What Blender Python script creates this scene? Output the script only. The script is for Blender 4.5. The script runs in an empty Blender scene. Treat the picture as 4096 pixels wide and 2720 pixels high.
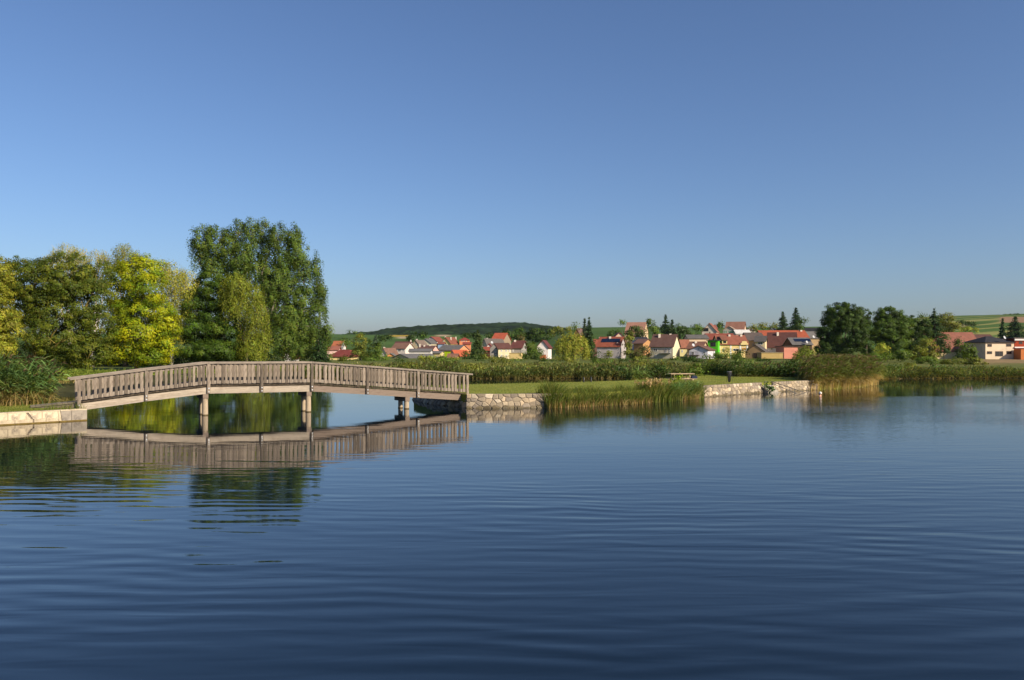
import bpy, math, random
import numpy as np
from mathutils import Vector

# ------------------------------------------------------------------ camera, sky, sun, exposure
SC = bpy.context.scene
F, CX, YH, CAMZ = 3124.0, 2048.0, 1400.0, 3.1      # focal length and horizon row of a 4096 px wide frame, eye height
cam_data = bpy.data.cameras.new('camera')
cam = bpy.data.objects.new('camera', cam_data)
SC.collection.objects.link(cam)
cam.location = (0, 0, CAMZ)
cam.rotation_euler = (math.radians(90), 0, 0)
cam_data.sensor_width = 36.0
cam_data.lens = 36.0 * F / 4096.0
cam_data.shift_y = (YH - 1360.0) / 4096.0
cam_data.clip_start = 0.3
cam_data.clip_end = 20000
SC.camera = cam

SUN_AZ = math.radians(128)          # measured from +Y towards +X: the sun stands to the right, behind the camera
SUN_EL = math.radians(29)
world = bpy.data.worlds.new('World')
SC.world = world
world.use_nodes = True
wn = world.node_tree
wn.nodes.clear()
sky = wn.nodes.new('ShaderNodeTexSky')
sky.sky_type = 'NISHITA'
sky.sun_disc = False
sky.sun_elevation = SUN_EL
sky.sun_rotation = SUN_AZ
sky.altitude = 0
sky.air_density = 1.0
sky.dust_density = 1.2
sky.ozone_density = 6.0
bg = wn.nodes.new('ShaderNodeBackground')
bg.inputs['Strength'].default_value = 0.092
wo = wn.nodes.new('ShaderNodeOutputWorld')
wb = wn.nodes.new('ShaderNodeVectorMath'); wb.operation = 'MULTIPLY'      # the camera's white balance, one factor for the whole sky
wb.inputs[1].default_value = (1.02, 0.972, 1.01)
wn.links.new(sky.outputs[0], wb.inputs[0]); wn.links.new(wb.outputs[0], bg.inputs[0])
wn.links.new(bg.outputs[0], wo.inputs[0])

sun_data = bpy.data.lights.new('sun', 'SUN')
sun_data.energy = 5.0
sun_data.angle = math.radians(0.53)
sun_data.color = (1.0, 0.88, 0.70)
sun = bpy.data.objects.new('sun', sun_data)
SC.collection.objects.link(sun)
_sd = Vector((math.sin(SUN_AZ) * math.cos(SUN_EL), math.cos(SUN_AZ) * math.cos(SUN_EL), math.sin(SUN_EL)))
sun.rotation_euler = _sd.to_track_quat('Z', 'Y').to_euler()
sun.location = (60, -40, 60)

SC.view_settings.view_transform = 'Standard'
SC.view_settings.look = 'None'
SC.view_settings.exposure = 0.42
SC.view_settings.gamma = 1.0
SC.cycles.max_bounces = 5
SC.cycles.diffuse_bounces = 2
SC.cycles.glossy_bounces = 3
SC.cycles.transmission_bounces = 3
SC.cycles.volume_bounces = 0
SC.cycles.caustics_reflective = False
SC.cycles.caustics_refractive = False
SC.cycles.sample_clamp_indirect = 4.0
SC.cycles.use_denoising = True
SC.cycles.denoiser = 'OPENIMAGEDENOISE'
SC.cycles.denoising_input_passes = 'RGB_ALBEDO_NORMAL'
SC.cycles.denoising_prefilter = 'ACCURATE'

# ------------------------------------------------------------------ helpers
rng = np.random.default_rng(7)
R = random.Random(11)
COL = SC.collection

def X(px, D): return (px - CX) / F * D
def Z(py, D): return CAMZ - (py - YH) / F * D
def at(px, py, D): return (X(px, D), D, Z(py, D))

def lin(c):
    return tuple((v / 255 / 12.92) if v / 255 <= 0.04045 else ((v / 255 + 0.055) / 1.055) ** 2.4 for v in c)

def tag(o, label=None, cat=None, group=None, kind=None):
    if label: o['label'] = label
    if cat: o['category'] = cat
    if group: o['group'] = group
    if kind: o['kind'] = kind
    return o

def empty(name, loc, label=None, cat=None, group=None):
    o = bpy.data.objects.new(name, None)
    COL.objects.link(o)
    o.location = loc
    o.empty_display_size = 0.3
    return tag(o, label, cat, group)

def link(o, parent=None):
    """link an object whose mesh is in world coordinates; parent keeps it where it is"""
    COL.objects.link(o)
    if parent is not None:
        o.parent = parent
        off = Vector((0, 0, 0)); p = parent
        while p is not None:
            off += p.location; p = p.parent
        o.location = o.location - off
    return o

def node_mat(name):
    m = bpy.data.materials.new(name)
    m.use_nodes = True
    nt = m.node_tree
    b = nt.nodes['Principled BSDF']
    return m, nt, b

_mats = {}
def mat(color, rough=0.8, var=0.12, scale=3.0, metal=0.0, bump=0.0, bscale=None, objrand=0.0, stretch=(1, 1, 1), spec=0.3, mark=None, dark=None):
    """plain surface: colour broken up by two noises, optional random tone per object, fine bump"""
    key = (tuple(color), rough, var, scale, metal, bump, bscale, objrand, stretch, mark, dark)
    if key in _mats: return _mats[key]
    m, nt, b = node_mat('surface')
    N, L = nt.nodes, nt.links
    tc = N.new('ShaderNodeTexCoord')
    mp = N.new('ShaderNodeMapping'); mp.inputs['Scale'].default_value = stretch
    L.new(tc.outputs['Object'], mp.inputs[0])
    n1 = N.new('ShaderNodeTexNoise'); n1.inputs['Scale'].default_value = scale; n1.inputs['Detail'].default_value = 5
    n1.inputs['Roughness'].default_value = 0.65
    L.new(mp.outputs[0], n1.inputs['Vector'])
    mr = N.new('ShaderNodeMapRange')
    mr.inputs['From Min'].default_value = 0.25; mr.inputs['From Max'].default_value = 0.75
    mr.inputs['To Min'].default_value = 1 - var * 1.6; mr.inputs['To Max'].default_value = 1 + var * 1.2
    L.new(n1.outputs[0], mr.inputs[0])
    fac = mr.outputs[0]
    if objrand:
        oi = N.new('ShaderNodeObjectInfo')
        mr2 = N.new('ShaderNodeMapRange')
        mr2.inputs['To Min'].default_value = 1 - objrand; mr2.inputs['To Max'].default_value = 1 + objrand
        L.new(oi.outputs['Random'], mr2.inputs[0])
        mu = N.new('ShaderNodeMath'); mu.operation = 'MULTIPLY'
        L.new(fac, mu.inputs[0]); L.new(mr2.outputs[0], mu.inputs[1]); fac = mu.outputs[0]
    vm = N.new('ShaderNodeVectorMath'); vm.operation = 'SCALE'
    vm.inputs[0].default_value = color[:3]
    L.new(fac, vm.inputs['Scale'])
    out = vm.outputs[0]
    if mark is not None:                      # stains of a second colour with a shape of their own
        n2 = N.new('ShaderNodeTexNoise'); n2.inputs['Scale'].default_value = dark or scale * 0.6
        n2.inputs['Detail'].default_value = 6; n2.inputs['Roughness'].default_value = 0.7
        L.new(mp.outputs[0], n2.inputs['Vector'])
        cr = N.new('ShaderNodeMapRange'); cr.inputs['From Min'].default_value = 0.5; cr.inputs['From Max'].default_value = 0.66
        L.new(n2.outputs[0], cr.inputs[0])
        mx = N.new('ShaderNodeMix'); mx.data_type = 'RGBA'
        L.new(cr.outputs[0], mx.inputs[0]); L.new(out, mx.inputs[6]); mx.inputs[7].default_value = (*mark, 1)
        out = mx.outputs[2]
    L.new(out, b.inputs['Base Color'])
    b.inputs['Roughness'].default_value = rough
    b.inputs['Metallic'].default_value = metal
    b.inputs['Specular IOR Level'].default_value = spec
    if bump:
        n3 = N.new('ShaderNodeTexNoise'); n3.inputs['Scale'].default_value = bscale or scale * 6; n3.inputs['Detail'].default_value = 4
        L.new(mp.outputs[0], n3.inputs['Vector'])
        bp = N.new('ShaderNodeBump'); bp.inputs['Distance'].default_value = bump; bp.inputs['Strength'].default_value = 0.8
        L.new(n3.outputs[0], bp.inputs['Height']); L.new(bp.outputs[0], b.inputs['Normal'])
    _mats[key] = m
    return m

def leaf_material(name, trans=0.35, rough=0.6, noise=None):
    """leaves: colour from each leaf, diffuse plus light let through"""
    m = bpy.data.materials.new(name); m.use_nodes = True
    nt = m.node_tree; N, L = nt.nodes, nt.links; N.clear()
    a = N.new('ShaderNodeAttribute'); a.attribute_name = 'Col'
    d = N.new('ShaderNodeBsdfDiffuse'); t = N.new('ShaderNodeBsdfTranslucent')
    g = N.new('ShaderNodeBsdfGlossy'); g.inputs['Roughness'].default_value = 0.45
    g.inputs['Color'].default_value = (0.9, 0.9, 0.9, 1)
    mx = N.new('ShaderNodeMixShader'); mx.inputs[0].default_value = trans
    m2 = N.new('ShaderNodeMixShader'); m2.inputs[0].default_value = 0.008
    o = N.new('ShaderNodeOutputMaterial')
    L.new(a.outputs[0], d.inputs[0])
    tv = N.new('ShaderNodeVectorMath'); tv.operation = 'MULTIPLY'; tv.inputs[1].default_value = (1.25, 1.15, 0.5)
    L.new(a.outputs[0], tv.inputs[0]); L.new(tv.outputs[0], t.inputs[0])
    L.new(d.outputs[0], mx.inputs[1]); L.new(t.outputs[0], mx.inputs[2])
    L.new(mx.outputs[0], m2.inputs[1]); L.new(g.outputs[0], m2.inputs[2])
    L.new(m2.outputs[0], o.inputs[0])
    return m
LEAF = leaf_material('leaves')
REED = leaf_material('reed_leaves', 0.38)

def np_mesh(name, V, Fa, material, parent=None, cols=None, smooth=False, loc=None):
    """mesh from numpy arrays: V (n,3), Fa (m,k); cols (m,3) one colour per face"""
    V = np.asarray(V, np.float32); Fa = np.asarray(Fa, np.int32)
    me = bpy.data.meshes.new(name)
    k = Fa.shape[1]
    me.vertices.add(len(V)); me.vertices.foreach_set('co', V.ravel())
    me.loops.add(Fa.size); me.loops.foreach_set('vertex_index', Fa.ravel())
    me.polygons.add(len(Fa)); me.polygons.foreach_set('loop_start', np.arange(0, Fa.size, k, dtype=np.int32))
    if smooth: me.polygons.foreach_set('use_smooth', np.ones(len(Fa), bool))
    me.update(calc_edges=True)
    if cols is not None:
        dom = 'FACE' if len(cols) == len(Fa) else 'POINT'
        at_ = me.attributes.new('Col', 'FLOAT_COLOR', dom)
        c4 = np.ones((len(cols), 4), np.float32); c4[:, :3] = cols
        at_.data.foreach_set('color', c4.ravel())
    me.materials.append(material)
    o = bpy.data.objects.new(name, me)
    if loc is not None: o.location = loc
    return link(o, parent)

class MB:
    """collects simple solids in world coordinates, built as one mesh"""
    def __init__(s): s.v = []; s.f = []
    def add(s, vs, fs):
        n = len(s.v); s.v += [tuple(map(float, p)) for p in vs]; s.f += [tuple(i + n for i in f) for f in fs]; return s
    def hexa(s, a, b):     # two quads (bottom ring a, top ring b), four corners each
        return s.add(list(a) + list(b), [(3, 2, 1, 0), (4, 5, 6, 7), (0, 1, 5, 4), (1, 2, 6, 5), (2, 3, 7, 6), (3, 0, 4, 7)])
    def box(s, x0, x1, y0, y1, z0, z1):
        return s.hexa([(x0, y0, z0), (x1, y0, z0), (x1, y1, z0), (x0, y1, z0)], [(x0, y0, z1), (x1, y0, z1), (x1, y1, z1), (x0, y1, z1)])
    def tube(s, pts, rad, n=8, cap=True):
        pts = [Vector(p) for p in pts]
        rad = rad if isinstance(rad, (list, tuple)) else [rad] * len(pts)
        base = len(s.v)
        for i, p in enumerate(pts):
            d = (pts[min(i + 1, len(pts) - 1)] - pts[max(i - 1, 0)]).normalized()
            u = d.orthogonal().normalized() if i == 0 else (u - d * u.dot(d)).normalized()
            w = d.cross(u)
            for k in range(n):
                a = 2 * math.pi * k / n
                s.v.append(tuple(p + (u * math.cos(a) + w * math.sin(a)) * rad[i]))
        for i in range(len(pts) - 1):
            for k in range(n):
                a = base + i * n + k; b = base + i * n + (k + 1) % n
                s.f.append((a, b, b + n, a + n))
        if cap:
            s.f.append(tuple(base + k for k in reversed(range(n))))
            s.f.append(tuple(base + (len(pts) - 1) * n + k for k in range(n)))
        return s
    def build(s, name, material, parent=None, smooth=False, origin=None):
        me = bpy.data.meshes.new(name)
        v = s.v
        if origin is None:
            a = np.array(v); c = (a.min(0) + a.max(0)) / 2
            origin = (float(c[0]), float(c[1]), float(a[:, 2].min()))
        v = [(p[0] - origin[0], p[1] - origin[1], p[2] - origin[2]) for p in v]
        me.from_pydata(v, [], s.f); me.update()
        if smooth: me.polygons.foreach_set('use_smooth', [True] * len(me.polygons))
        if material is not None: me.materials.append(material)
        o = bpy.data.objects.new(name, me)
        o.location = origin
        return link(o, parent)

def vnoise(x, y, seed=0):
    """smooth value noise on arrays"""
    xi = np.floor(x).astype(np.int64); yi = np.floor(y).astype(np.int64)
    xf = x - xi; yf = y - yi
    xf = xf * xf * (3 - 2 * xf); yf = yf * yf * (3 - 2 * yf)
    def h(a, b):
        n = (a * 374761393 + b * 668265263 + seed * 982451653) & 0x7fffffff
        n = ((n ^ (n >> 13)) * 1274126177) & 0x7fffffff
        return ((n ^ (n >> 16)) & 0xffff) / 65535.0
    return (h(xi, yi) * (1 - xf) + h(xi + 1, yi) * xf) * (1 - yf) + (h(xi, yi + 1) * (1 - xf) + h(xi + 1, yi + 1) * xf) * yf

def sstep(a, b, x):
    t = np.clip((x - a) / (b - a), 0, 1); return t * t * (3 - 2 * t)

def poly_sd(px, py, poly):
    """signed distance to a polygon, negative inside"""
    d = np.full(px.shape, 1e9); inside = np.zeros(px.shape, bool)
    n = len(poly)
    for i in range(n):
        ax, ay = poly[i]; bx, by = poly[(i + 1) % n]
        ex, ey = bx - ax, by - ay
        wx, wy = px - ax, py - ay
        t = np.clip((wx * ex + wy * ey) / (ex * ex + ey * ey), 0, 1)
        d = np.minimum(d, np.hypot(wx - ex * t, wy - ey * t))
        c = ((ay <= py) & (by > py)) | ((by <= py) & (ay > py))
        with np.errstate(divide='ignore', invalid='ignore'):
            xx = ax + (py - ay) / (by - ay + 1e-12) * ex
        inside ^= c & (px < xx)
    return np.where(inside, -d, d)
# ------------------------------------------------------------------ land and water
LAKE = [(-130, -40), (130, -40), (130, 93), (56, 86.0), (42, 84.5), (36, 82), (30, 79), (18, 79), (13.5, 85), (6, 86), (-4, 84.6), (-14, 86), (-20, 86),
        (-24, 92), (-34, 86), (-35, 72), (-31.5, 62), (-31.8, 58.5), (-36, 55.5), (-60, 52), (-130, 50)]
ISLAND = [(-2.3, 41.75), (-0.5, 41.65), (2.1, 42.15), (6, 44.6), (9.8, 47.8), (12.1, 51.15), (15.1, 54.1), (18.1, 56.75), (19.3, 57.75), (22.5, 60.2), (26, 62.6),
          (31, 68), (34, 75), (34, 84), (20, 86), (17.5, 76), (14.0, 66.5), (9, 61), (3.7, 57.4), (-2.9, 54.2), (-6.2, 51.5), (-6.1, 48.5), (-4.8, 45.3)]
QUAY = [(-18.75, 34.45), (-20.3, 36.6), (-21.6, 37.9), (-23.6, 39.2), (-27, 41.5), (-60, 43.5), (-60, -5), (-50, 3), (-20.95, 32.25)]
ISLAND_Z, QUAY_Z = 0.72, 0.50

SKY_PX = [-3000, 600, 1300, 1600, 2000, 2230, 2330, 2500, 2900, 3300, 3560, 3700, 3850, 4096, 4600, 7000]
SKY_Y = [1330, 1334, 1336, 1340, 1338, 1328, 1310, 1308, 1310, 1306, 1285, 1266, 1262, 1256, 1250, 1290]
DS_PX = [-3000, 2150, 2330, 2700, 3050, 3300, 3600, 7000]
DS_D = [440, 440, 260, 240, 250, 330, 340, 340]
DR = 760.0
def height(x, y):
    px = CX + F * x / np.maximum(y, 20.0)
    zr = CAMZ - (np.interp(px, SKY_PX, SKY_Y) - YH) / F * DR
    ds = np.interp(px, DS_PX, DS_D)
    t = np.clip((y - ds) / (DR - ds), 0, 1)
    t = np.where(t < 1, t * (1.25 - 0.25 * t), 1)
    base = 0.5 + 0.15 * sstep(86, 130, y)
    z = base + (zr - base) * t
    far = np.clip((y - DR) / 2500, 0, 1)
    z = z + far * -6.0
    return z + (vnoise(x / 9, y / 9, 3) - 0.5) * 0.25 * sstep(86, 110, y)

def make_ground():
    pxs = np.arange(-1700, 5900, 13.0)
    Ds = np.concatenate([[30, 36, 41, 45], np.geomspace(48, 300, 150), np.geomspace(303, 900, 150), np.geomspace(930, 2600, 16)])
    P, Dg = np.meshgrid(pxs, Ds)
    x = (P - CX) / F * Dg; y = Dg
    sd = poly_sd(x, y, LAKE)
    sd = sd + (vnoise(x / 2.5, y / 2.5, 5) - 0.5) * 0.8
    h = height(x, y)
    z = np.where(sd < 0, -0.05 + np.maximum(sd * 0.5, -1.2), np.minimum(h, -0.05 + sd * 0.45))
    n, m = x.shape
    V = np.stack([x, y, z], -1).reshape(-1, 3)
    i = np.arange(n - 1)[:, None] * m + np.arange(m - 1)[None]
    Fa = np.stack([i, i + 1, i + m + 1, i + m], -1).reshape(-1, 4)
    # field colours: grass, meadows, vineyards in rows, stubble and bare soil
    g1 = np.array([0.075, 0.105, 0.018]); g2 = np.array([0.13, 0.13, 0.03])
    nz = vnoise(x / 6, y / 9, 1)[..., None]
    c = g1 * (1 - nz) + g2 * nz
    soil = np.array([0.30, 0.19, 0.10])
    mud = (1 - sstep(0.5, 5.0, sd))[..., None]
    c = c * (1 - mud) + np.array([0.045, 0.045, 0.02]) * mud
    w = (sstep(3850, 3960, P) * sstep(120, 150, y) * (1 - sstep(235, 260, y)) * (0.35 + 0.65 * vnoise(x / 5, y / 12, 9)))[..., None]
    c = c * (1 - w) + soil * w
    vine = np.array([0.055, 0.10, 0.018])
    far = sstep(330, 370, y)[..., None]
    w_ = y * 0.8 - x * 0.5 + 14 * vnoise(x / 60, y / 60, 8)
    rows = 0.5 + 0.5 * np.sin(w_ * 0.27)
    rows = np.maximum(rows * 0.97, 0.5 + 0.5 * np.sin(w_ * 0.083 + 1))
    k = 0.85 * (sstep(0.75, 0.97, rows) * sstep(3500, 3700, P) * sstep(380, 420, y) * (1 - sstep(725, 750, y)))[..., None]
    vc = vine * (0.85 + 0.4 * vnoise(x / 30, y / 40, 6)[..., None])
    vc = vc * (1 - k) + np.array([0.25, 0.23, 0.07]) * k
    # ochre and stubble fields seen between the trees
    def patch(p0, p1, y0, y1, col):
        nonlocal vc
        yy = YH - (z - CAMZ) / y * F
        m_ = (sstep(p0 - 12, p0 + 12, P) * (1 - sstep(p1 - 12, p1 + 12, P)) * sstep(y0 - 2, y0 + 1, yy) * (1 - sstep(y1 - 1, y1 + 2, yy)) * (y > 380))[..., None]
        vc = vc * (1 - m_) + np.array(col) * m_
    # the patches below are places on the hillside (their ground coordinates follow from these bearings)
    patch(1562, 1640, 1334, 1347, (0.34, 0.23, 0.03))
    patch(1590, 1628, 1347, 1354, (0.36, 0.29, 0.17))
    patch(1745, 1800, 1338, 1345, (0.36, 0.27, 0.16))
    patch(4000, 4500, 1268, 1290, (0.27, 0.16, 0.09))
    patch(3818, 3870, 1296, 1308, (0.24, 0.20, 0.09))
    c = c * (1 - far) + vc * far
    m_, nt, b = node_mat('ground_cover')
    N, L = nt.nodes, nt.links
    a = N.new('ShaderNodeAttribute'); a.attribute_name = 'Col'
    tc = N.new('ShaderNodeTexCoord')
    nn = N.new('ShaderNodeTexNoise'); nn.inputs['Scale'].default_value = 0.8; nn.inputs['Detail'].default_value = 8; nn.inputs['Roughness'].default_value = 0.7
    L.new(tc.outputs['Object'], nn.inputs['Vector'])
    mr = N.new('ShaderNodeMapRange'); mr.inputs['From Min'].default_value = 0.3; mr.inputs['From Max'].default_value = 0.7
    mr.inputs['To Min'].default_value = 0.65; mr.inputs['To Max'].default_value = 1.35
    L.new(nn.outputs[0], mr.inputs[0])
    vm = N.new('ShaderNodeVectorMath'); vm.operation = 'SCALE'
    L.new(a.outputs[0], vm.inputs[0]); L.new(mr.outputs[0], vm.inputs['Scale'])
    L.new(vm.outputs[0], b.inputs['Base Color']); b.inputs['Roughness'].default_value = 0.95; b.inputs['Specular IOR Level'].default_value = 0.1
    o = np_mesh('ground', V, Fa, m_, cols=c.reshape(-1, 3), smooth=True)
    tag(o, 'gently rising valley ground with meadows and vineyard slopes', 'ground', kind='structure')
make_ground()

def grass_material():
    m, nt, b = node_mat('mown_grass')
    N, L = nt.nodes, nt.links
    tc = N.new('ShaderNodeTexCoord')
    a = N.new('ShaderNodeTexNoise'); a.inputs['Scale'].default_value = 0.55; a.inputs['Detail'].default_value = 6; a.inputs['Roughness'].default_value = 0.7
    d = N.new('ShaderNodeTexNoise'); d.inputs['Scale'].default_value = 9; d.inputs['Detail'].default_value = 5
    L.new(tc.outputs['Object'], a.inputs['Vector']); L.new(tc.outputs['Object'], d.inputs['Vector'])
    cr = N.new('ShaderNodeValToRGB')
    e = cr.color_ramp.elements
    e[0].position = 0.3; e[0].color = (0.135, 0.175, 0.022, 1)
    e[1].position = 0.72; e[1].color = (0.26, 0.245, 0.05, 1)
    L.new(a.outputs[0], cr.inputs[0])
    mr = N.new('ShaderNodeMapRange'); mr.inputs['From Min'].default_value = 0.3; mr.inputs['From Max'].default_value = 0.7
    mr.inputs['To Min'].default_value = 0.75; mr.inputs['To Max'].default_value = 1.25
    L.new(d.outputs[0], mr.inputs[0])
    vm = N.new('ShaderNodeVectorMath'); vm.operation = 'SCALE'
    L.new(cr.outputs[0], vm.inputs[0]); L.new(mr.outputs[0], vm.inputs['Scale'])
    L.new(vm.outputs[0], b.inputs['Base Color']); b.inputs['Roughness'].default_value = 0.95; b.inputs['Specular IOR Level'].default_value = 0.1
    bp = N.new('ShaderNodeBump'); bp.inputs['Distance'].default_value = 0.06
    L.new(d.outputs[0], bp.inputs['Height']); L.new(bp.outputs[0], b.inputs['Normal'])
    return m
GRASS = grass_material()

def plateau(name, poly, z, step=0.6):
    """raised lawn: gridded top clipped to the outline plus a skirt down into the water"""
    import bmesh
    bm = bmesh.new()
    vs = [bm.verts.new((p[0], p[1], z)) for p in poly]
    f = bm.faces.new(vs)
    if f.normal.z < 0: f.normal_flip()
    bm.normal_update()
    if f.normal.z < 0: f.normal_flip()
    lo = [bm.verts.new((p[0], p[1], -1.0)) for p in poly]
    n = len(poly)
    for i in range(n): bm.faces.new((vs[i], vs[(i + 1) % n], lo[(i + 1) % n], lo[i]))
    bmesh.ops.triangulate(bm, faces=[f])
    me = bpy.data.meshes.new(name); bm.to_mesh(me); bm.free()
    me.materials.append(GRASS)
    o = bpy.data.objects.new(name, me); COL.objects.link(o)
    o['kind'] = 'structure'
    return o
tag(plateau('island_ground', ISLAND, ISLAND_Z), 'mown grassy island at the right end of the footbridge', 'ground')
tag(plateau('bank_ground', QUAY, QUAY_Z), 'low grassy bank behind the pale quay wall at the left', 'ground')
_mb = MB().hexa([(-60, -30, -1), (60, -30, -1), (60, 3.6, -1), (-44, 3.6, -1)], [(-60, -30, 1.45), (60, -30, 1.45), (60, 2.2, 1.4), (-44, 2.2, 1.4)])
tag(_mb.build('near_bank_ground', GRASS), 'grass bank where the viewer stands', 'ground', kind='structure')

# far wooded ridge
def make_ridge():
    D0, D1 = 1350., 1950.
    ppx = [1150, 1330, 1420, 1480, 1540, 1600, 1700, 1850, 1950, 2060, 2100, 2160, 2220, 2300, 2500]
    ppy = [1372, 1347, 1332, 1330, 1318, 1312, 1304, 1300, 1297, 1292, 1295, 1301, 1308, 1322, 1365]
    pxs = np.arange(1150, 2500, 5.0); ts = np.linspace(0, 1, 90)
    P, T = np.meshgrid(pxs, ts)
    D = D0 + (D1 - D0) * T
    zt = CAMZ - (np.interp(P, ppx, ppy) - YH) / F * D1
    x = (P - CX) / F * D; y = D
    z = -5 + (zt + 5) * np.sin(np.clip(T, 0, 1) * math.pi / 2) ** 0.8
    for s, a in ((16., 4.5), (7.5, 2.6)):
        z = z + (vnoise(x / s, y / s, int(s)) ** 1.5) * a - a * 0.5
    n, m = x.shape
    V = np.stack([x, y, z], -1).reshape(-1, 3)
    i = np.arange(n - 1)[:, None] * m + np.arange(m - 1)[None]
    Fa = np.stack([i, i + 1, i + m + 1, i + m], -1).reshape(-1, 4)
    nz = vnoise(x / 11, y / 11, 21)[..., None]; n2 = vnoise(x / 70, y / 70, 22)[..., None]
    n3 = vnoise(x / 5, y / 5, 23)[..., None]
    c = np.array([0.026, 0.047, 0.018]) * (0.45 + 1.1 * nz) * (0.6 + 0.8 * n2) * (0.6 + 0.8 * n3)
    o = np_mesh('wooded_hill', V, Fa, LEAF, cols=c.reshape(-1, 3), smooth=False)
    tag(o, 'distant long hill covered in dark forest on the horizon', 'hill', kind='structure')
make_ridge()

# water
def make_water():
    m, nt, b = node_mat('lake_water')
    N, L = nt.nodes, nt.links
    b.inputs['Base Color'].default_value = (0.002, 0.007, 0.012, 1)
    b.inputs['Roughness'].default_value = 0.03
    b.inputs['IOR'].default_value = 1.52
    b.inputs['Specular IOR Level'].default_value = 0.5
    tc = N.new('ShaderNodeTexCoord')
    def noise(sx, sy, rot, detail, dist=0.0):
        mp = N.new('ShaderNodeMapping'); mp.vector_type = 'POINT'
        mp.inputs['Rotation'].default_value = (0, 0, math.radians(rot)); mp.inputs['Scale'].default_value = (sx, sy, 1)
        n = N.new('ShaderNodeTexNoise'); n.noise_dimensions = '2D'
        n.inputs['Scale'].default_value = 1.0; n.inputs['Detail'].default_value = detail
        n.inputs['Distortion'].default_value = dist
        L.new(tc.outputs['Object'], mp.inputs[0]); L.new(mp.outputs[0], n.inputs['Vector'])
        return n.outputs[0]
    def math_(op, a, c):
        n = N.new('ShaderNodeMath'); n.operation = op
        for i, v in enumerate((a, c)):
            if isinstance(v, (int, float)): n.inputs[i].default_value = v
            else: L.new(v, n.inputs[i])
        return n.outputs[0]
    swell = noise(0.30, 1.15, -9, 1.0, 0.3)
    ripple = noise(0.5, 2.6, 5, 1.5, 0.5)
    ripple2 = noise(0.8, 3.6, -14, 1.0, 0.3)
    fine = noise(3.0, 9.0, 3, 2.0)
    gust = noise(0.05, 0.09, 0, 2.0)
    sep = N.new('ShaderNodeSeparateXYZ'); L.new(tc.outputs['Object'], sep.inputs[0])
    def mrange(v, a, c, d, e):
        n = N.new('ShaderNodeMapRange'); n.interpolation_type = 'SMOOTHSTEP'
        for i, q in enumerate((a, c, d, e)): n.inputs[i + 1].default_value = q
        L.new(v, n.inputs[0]); return n.outputs[0]
    calm = mrange(sep.outputs[1], 12.5, 29, 1.0, 0.24)           # sheltered water behind the bridge and the island lies flatter
    calm2 = mrange(sep.outputs[1], 51.5, 53.5, 1.0, 0.18)
    wind = math_('MULTIPLY', mrange(sep.outputs[0], -4, 9, 0.03, 1.0), mrange(sep.outputs[1], 14, 30, 0.2, 1.0))
    wind = math_('MULTIPLY', wind, mrange(gust, 0.35, 0.6, 0.4, 1.0))
    wind = math_('MULTIPLY', wind, calm2)
    def train(wavelength, rot, dist, dscale, ph):
        """a train of nearly parallel wavelets"""
        mp = N.new('ShaderNodeMapping'); mp.inputs['Rotation'].default_value = (0, 0, math.radians(rot)); mp.inputs['Scale'].default_value = (1, 1, 1)
        L.new(tc.outputs['Object'], mp.inputs[0])
        w = N.new('ShaderNodeTexWave'); w.wave_type = 'BANDS'; w.bands_direction = 'Y'; w.wave_profile = 'SIN'
        w.inputs['Scale'].default_value = 2 * math.pi / 20 / wavelength
        w.inputs['Distortion'].default_value = dist; w.inputs['Detail'].default_value = 1.0
        w.inputs['Detail Scale'].default_value = dscale; w.inputs['Phase Offset'].default_value = ph
        L.new(mp.outputs[0], w.inputs['Vector']); return w.outputs[1]
    t1 = math_('MULTIPLY', train(0.44, 1.5, 7.5, 0.5, 0), mrange(noise(0.13, 0.35, 8, 1.0), 0.32, 0.66, 0.15, 1.0))
    t2 = math_('MULTIPLY', train(0.66, -7, 8.0, 0.4, 2), mrange(noise(0.10, 0.25, -15, 1.0), 0.34, 0.66, 0.15, 1.0))
    t3 = math_('MULTIPLY', train(0.53, 11, 8.0, 0.5, 4), mrange(noise(0.12, 0.3, 30, 1.0), 0.40, 0.68, 0.0, 1.0))
    h = math_('ADD', math_('MULTIPLY', swell, 0.011), math_('MULTIPLY', ripple, 0.006))
    h = math_('ADD', h, math_('MULTIPLY', ripple2, 0.0022))
    near = mrange(sep.outputs[1], 9, 21, 1.0, 0.4)
    t1, t2, t3 = (math_('MULTIPLY', q, near) for q in (t1, t2, t3))
    h = math_('ADD', h, math_('ADD', math_('MULTIPLY', t1, 0.0034), math_('ADD', math_('MULTIPLY', t2, 0.0048), math_('MULTIPLY', t3, 0.0034))))
    h = math_('MULTIPLY', h, math_('MULTIPLY', calm, calm2))
    patch = noise(0.10, 0.22, 20, 1.0)
    h = math_('MULTIPLY', h, mrange(patch, 0.3, 0.7, 0.65, 1.2))
    h = math_('ADD', h, math_('MULTIPLY', math_('MULTIPLY', fine, wind), 0.007))
    bp = N.new('ShaderNodeBump'); bp.inputs['Strength'].default_value = 1.0; bp.inputs['Distance'].default_value = 1.0
    L.new(h, bp.inputs['Height']); L.new(bp.outputs[0], b.inputs['Normal'])
    V = [(-150, -25, 0), (150, -25, 0), (150, 110, 0), (-150, 110, 0)]
    o = np_mesh('lake_water', V, [(0, 1, 2, 3)], m)
    tag(o, 'calm blue lake with long low ripples', 'water', kind='structure')
make_water()

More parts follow.
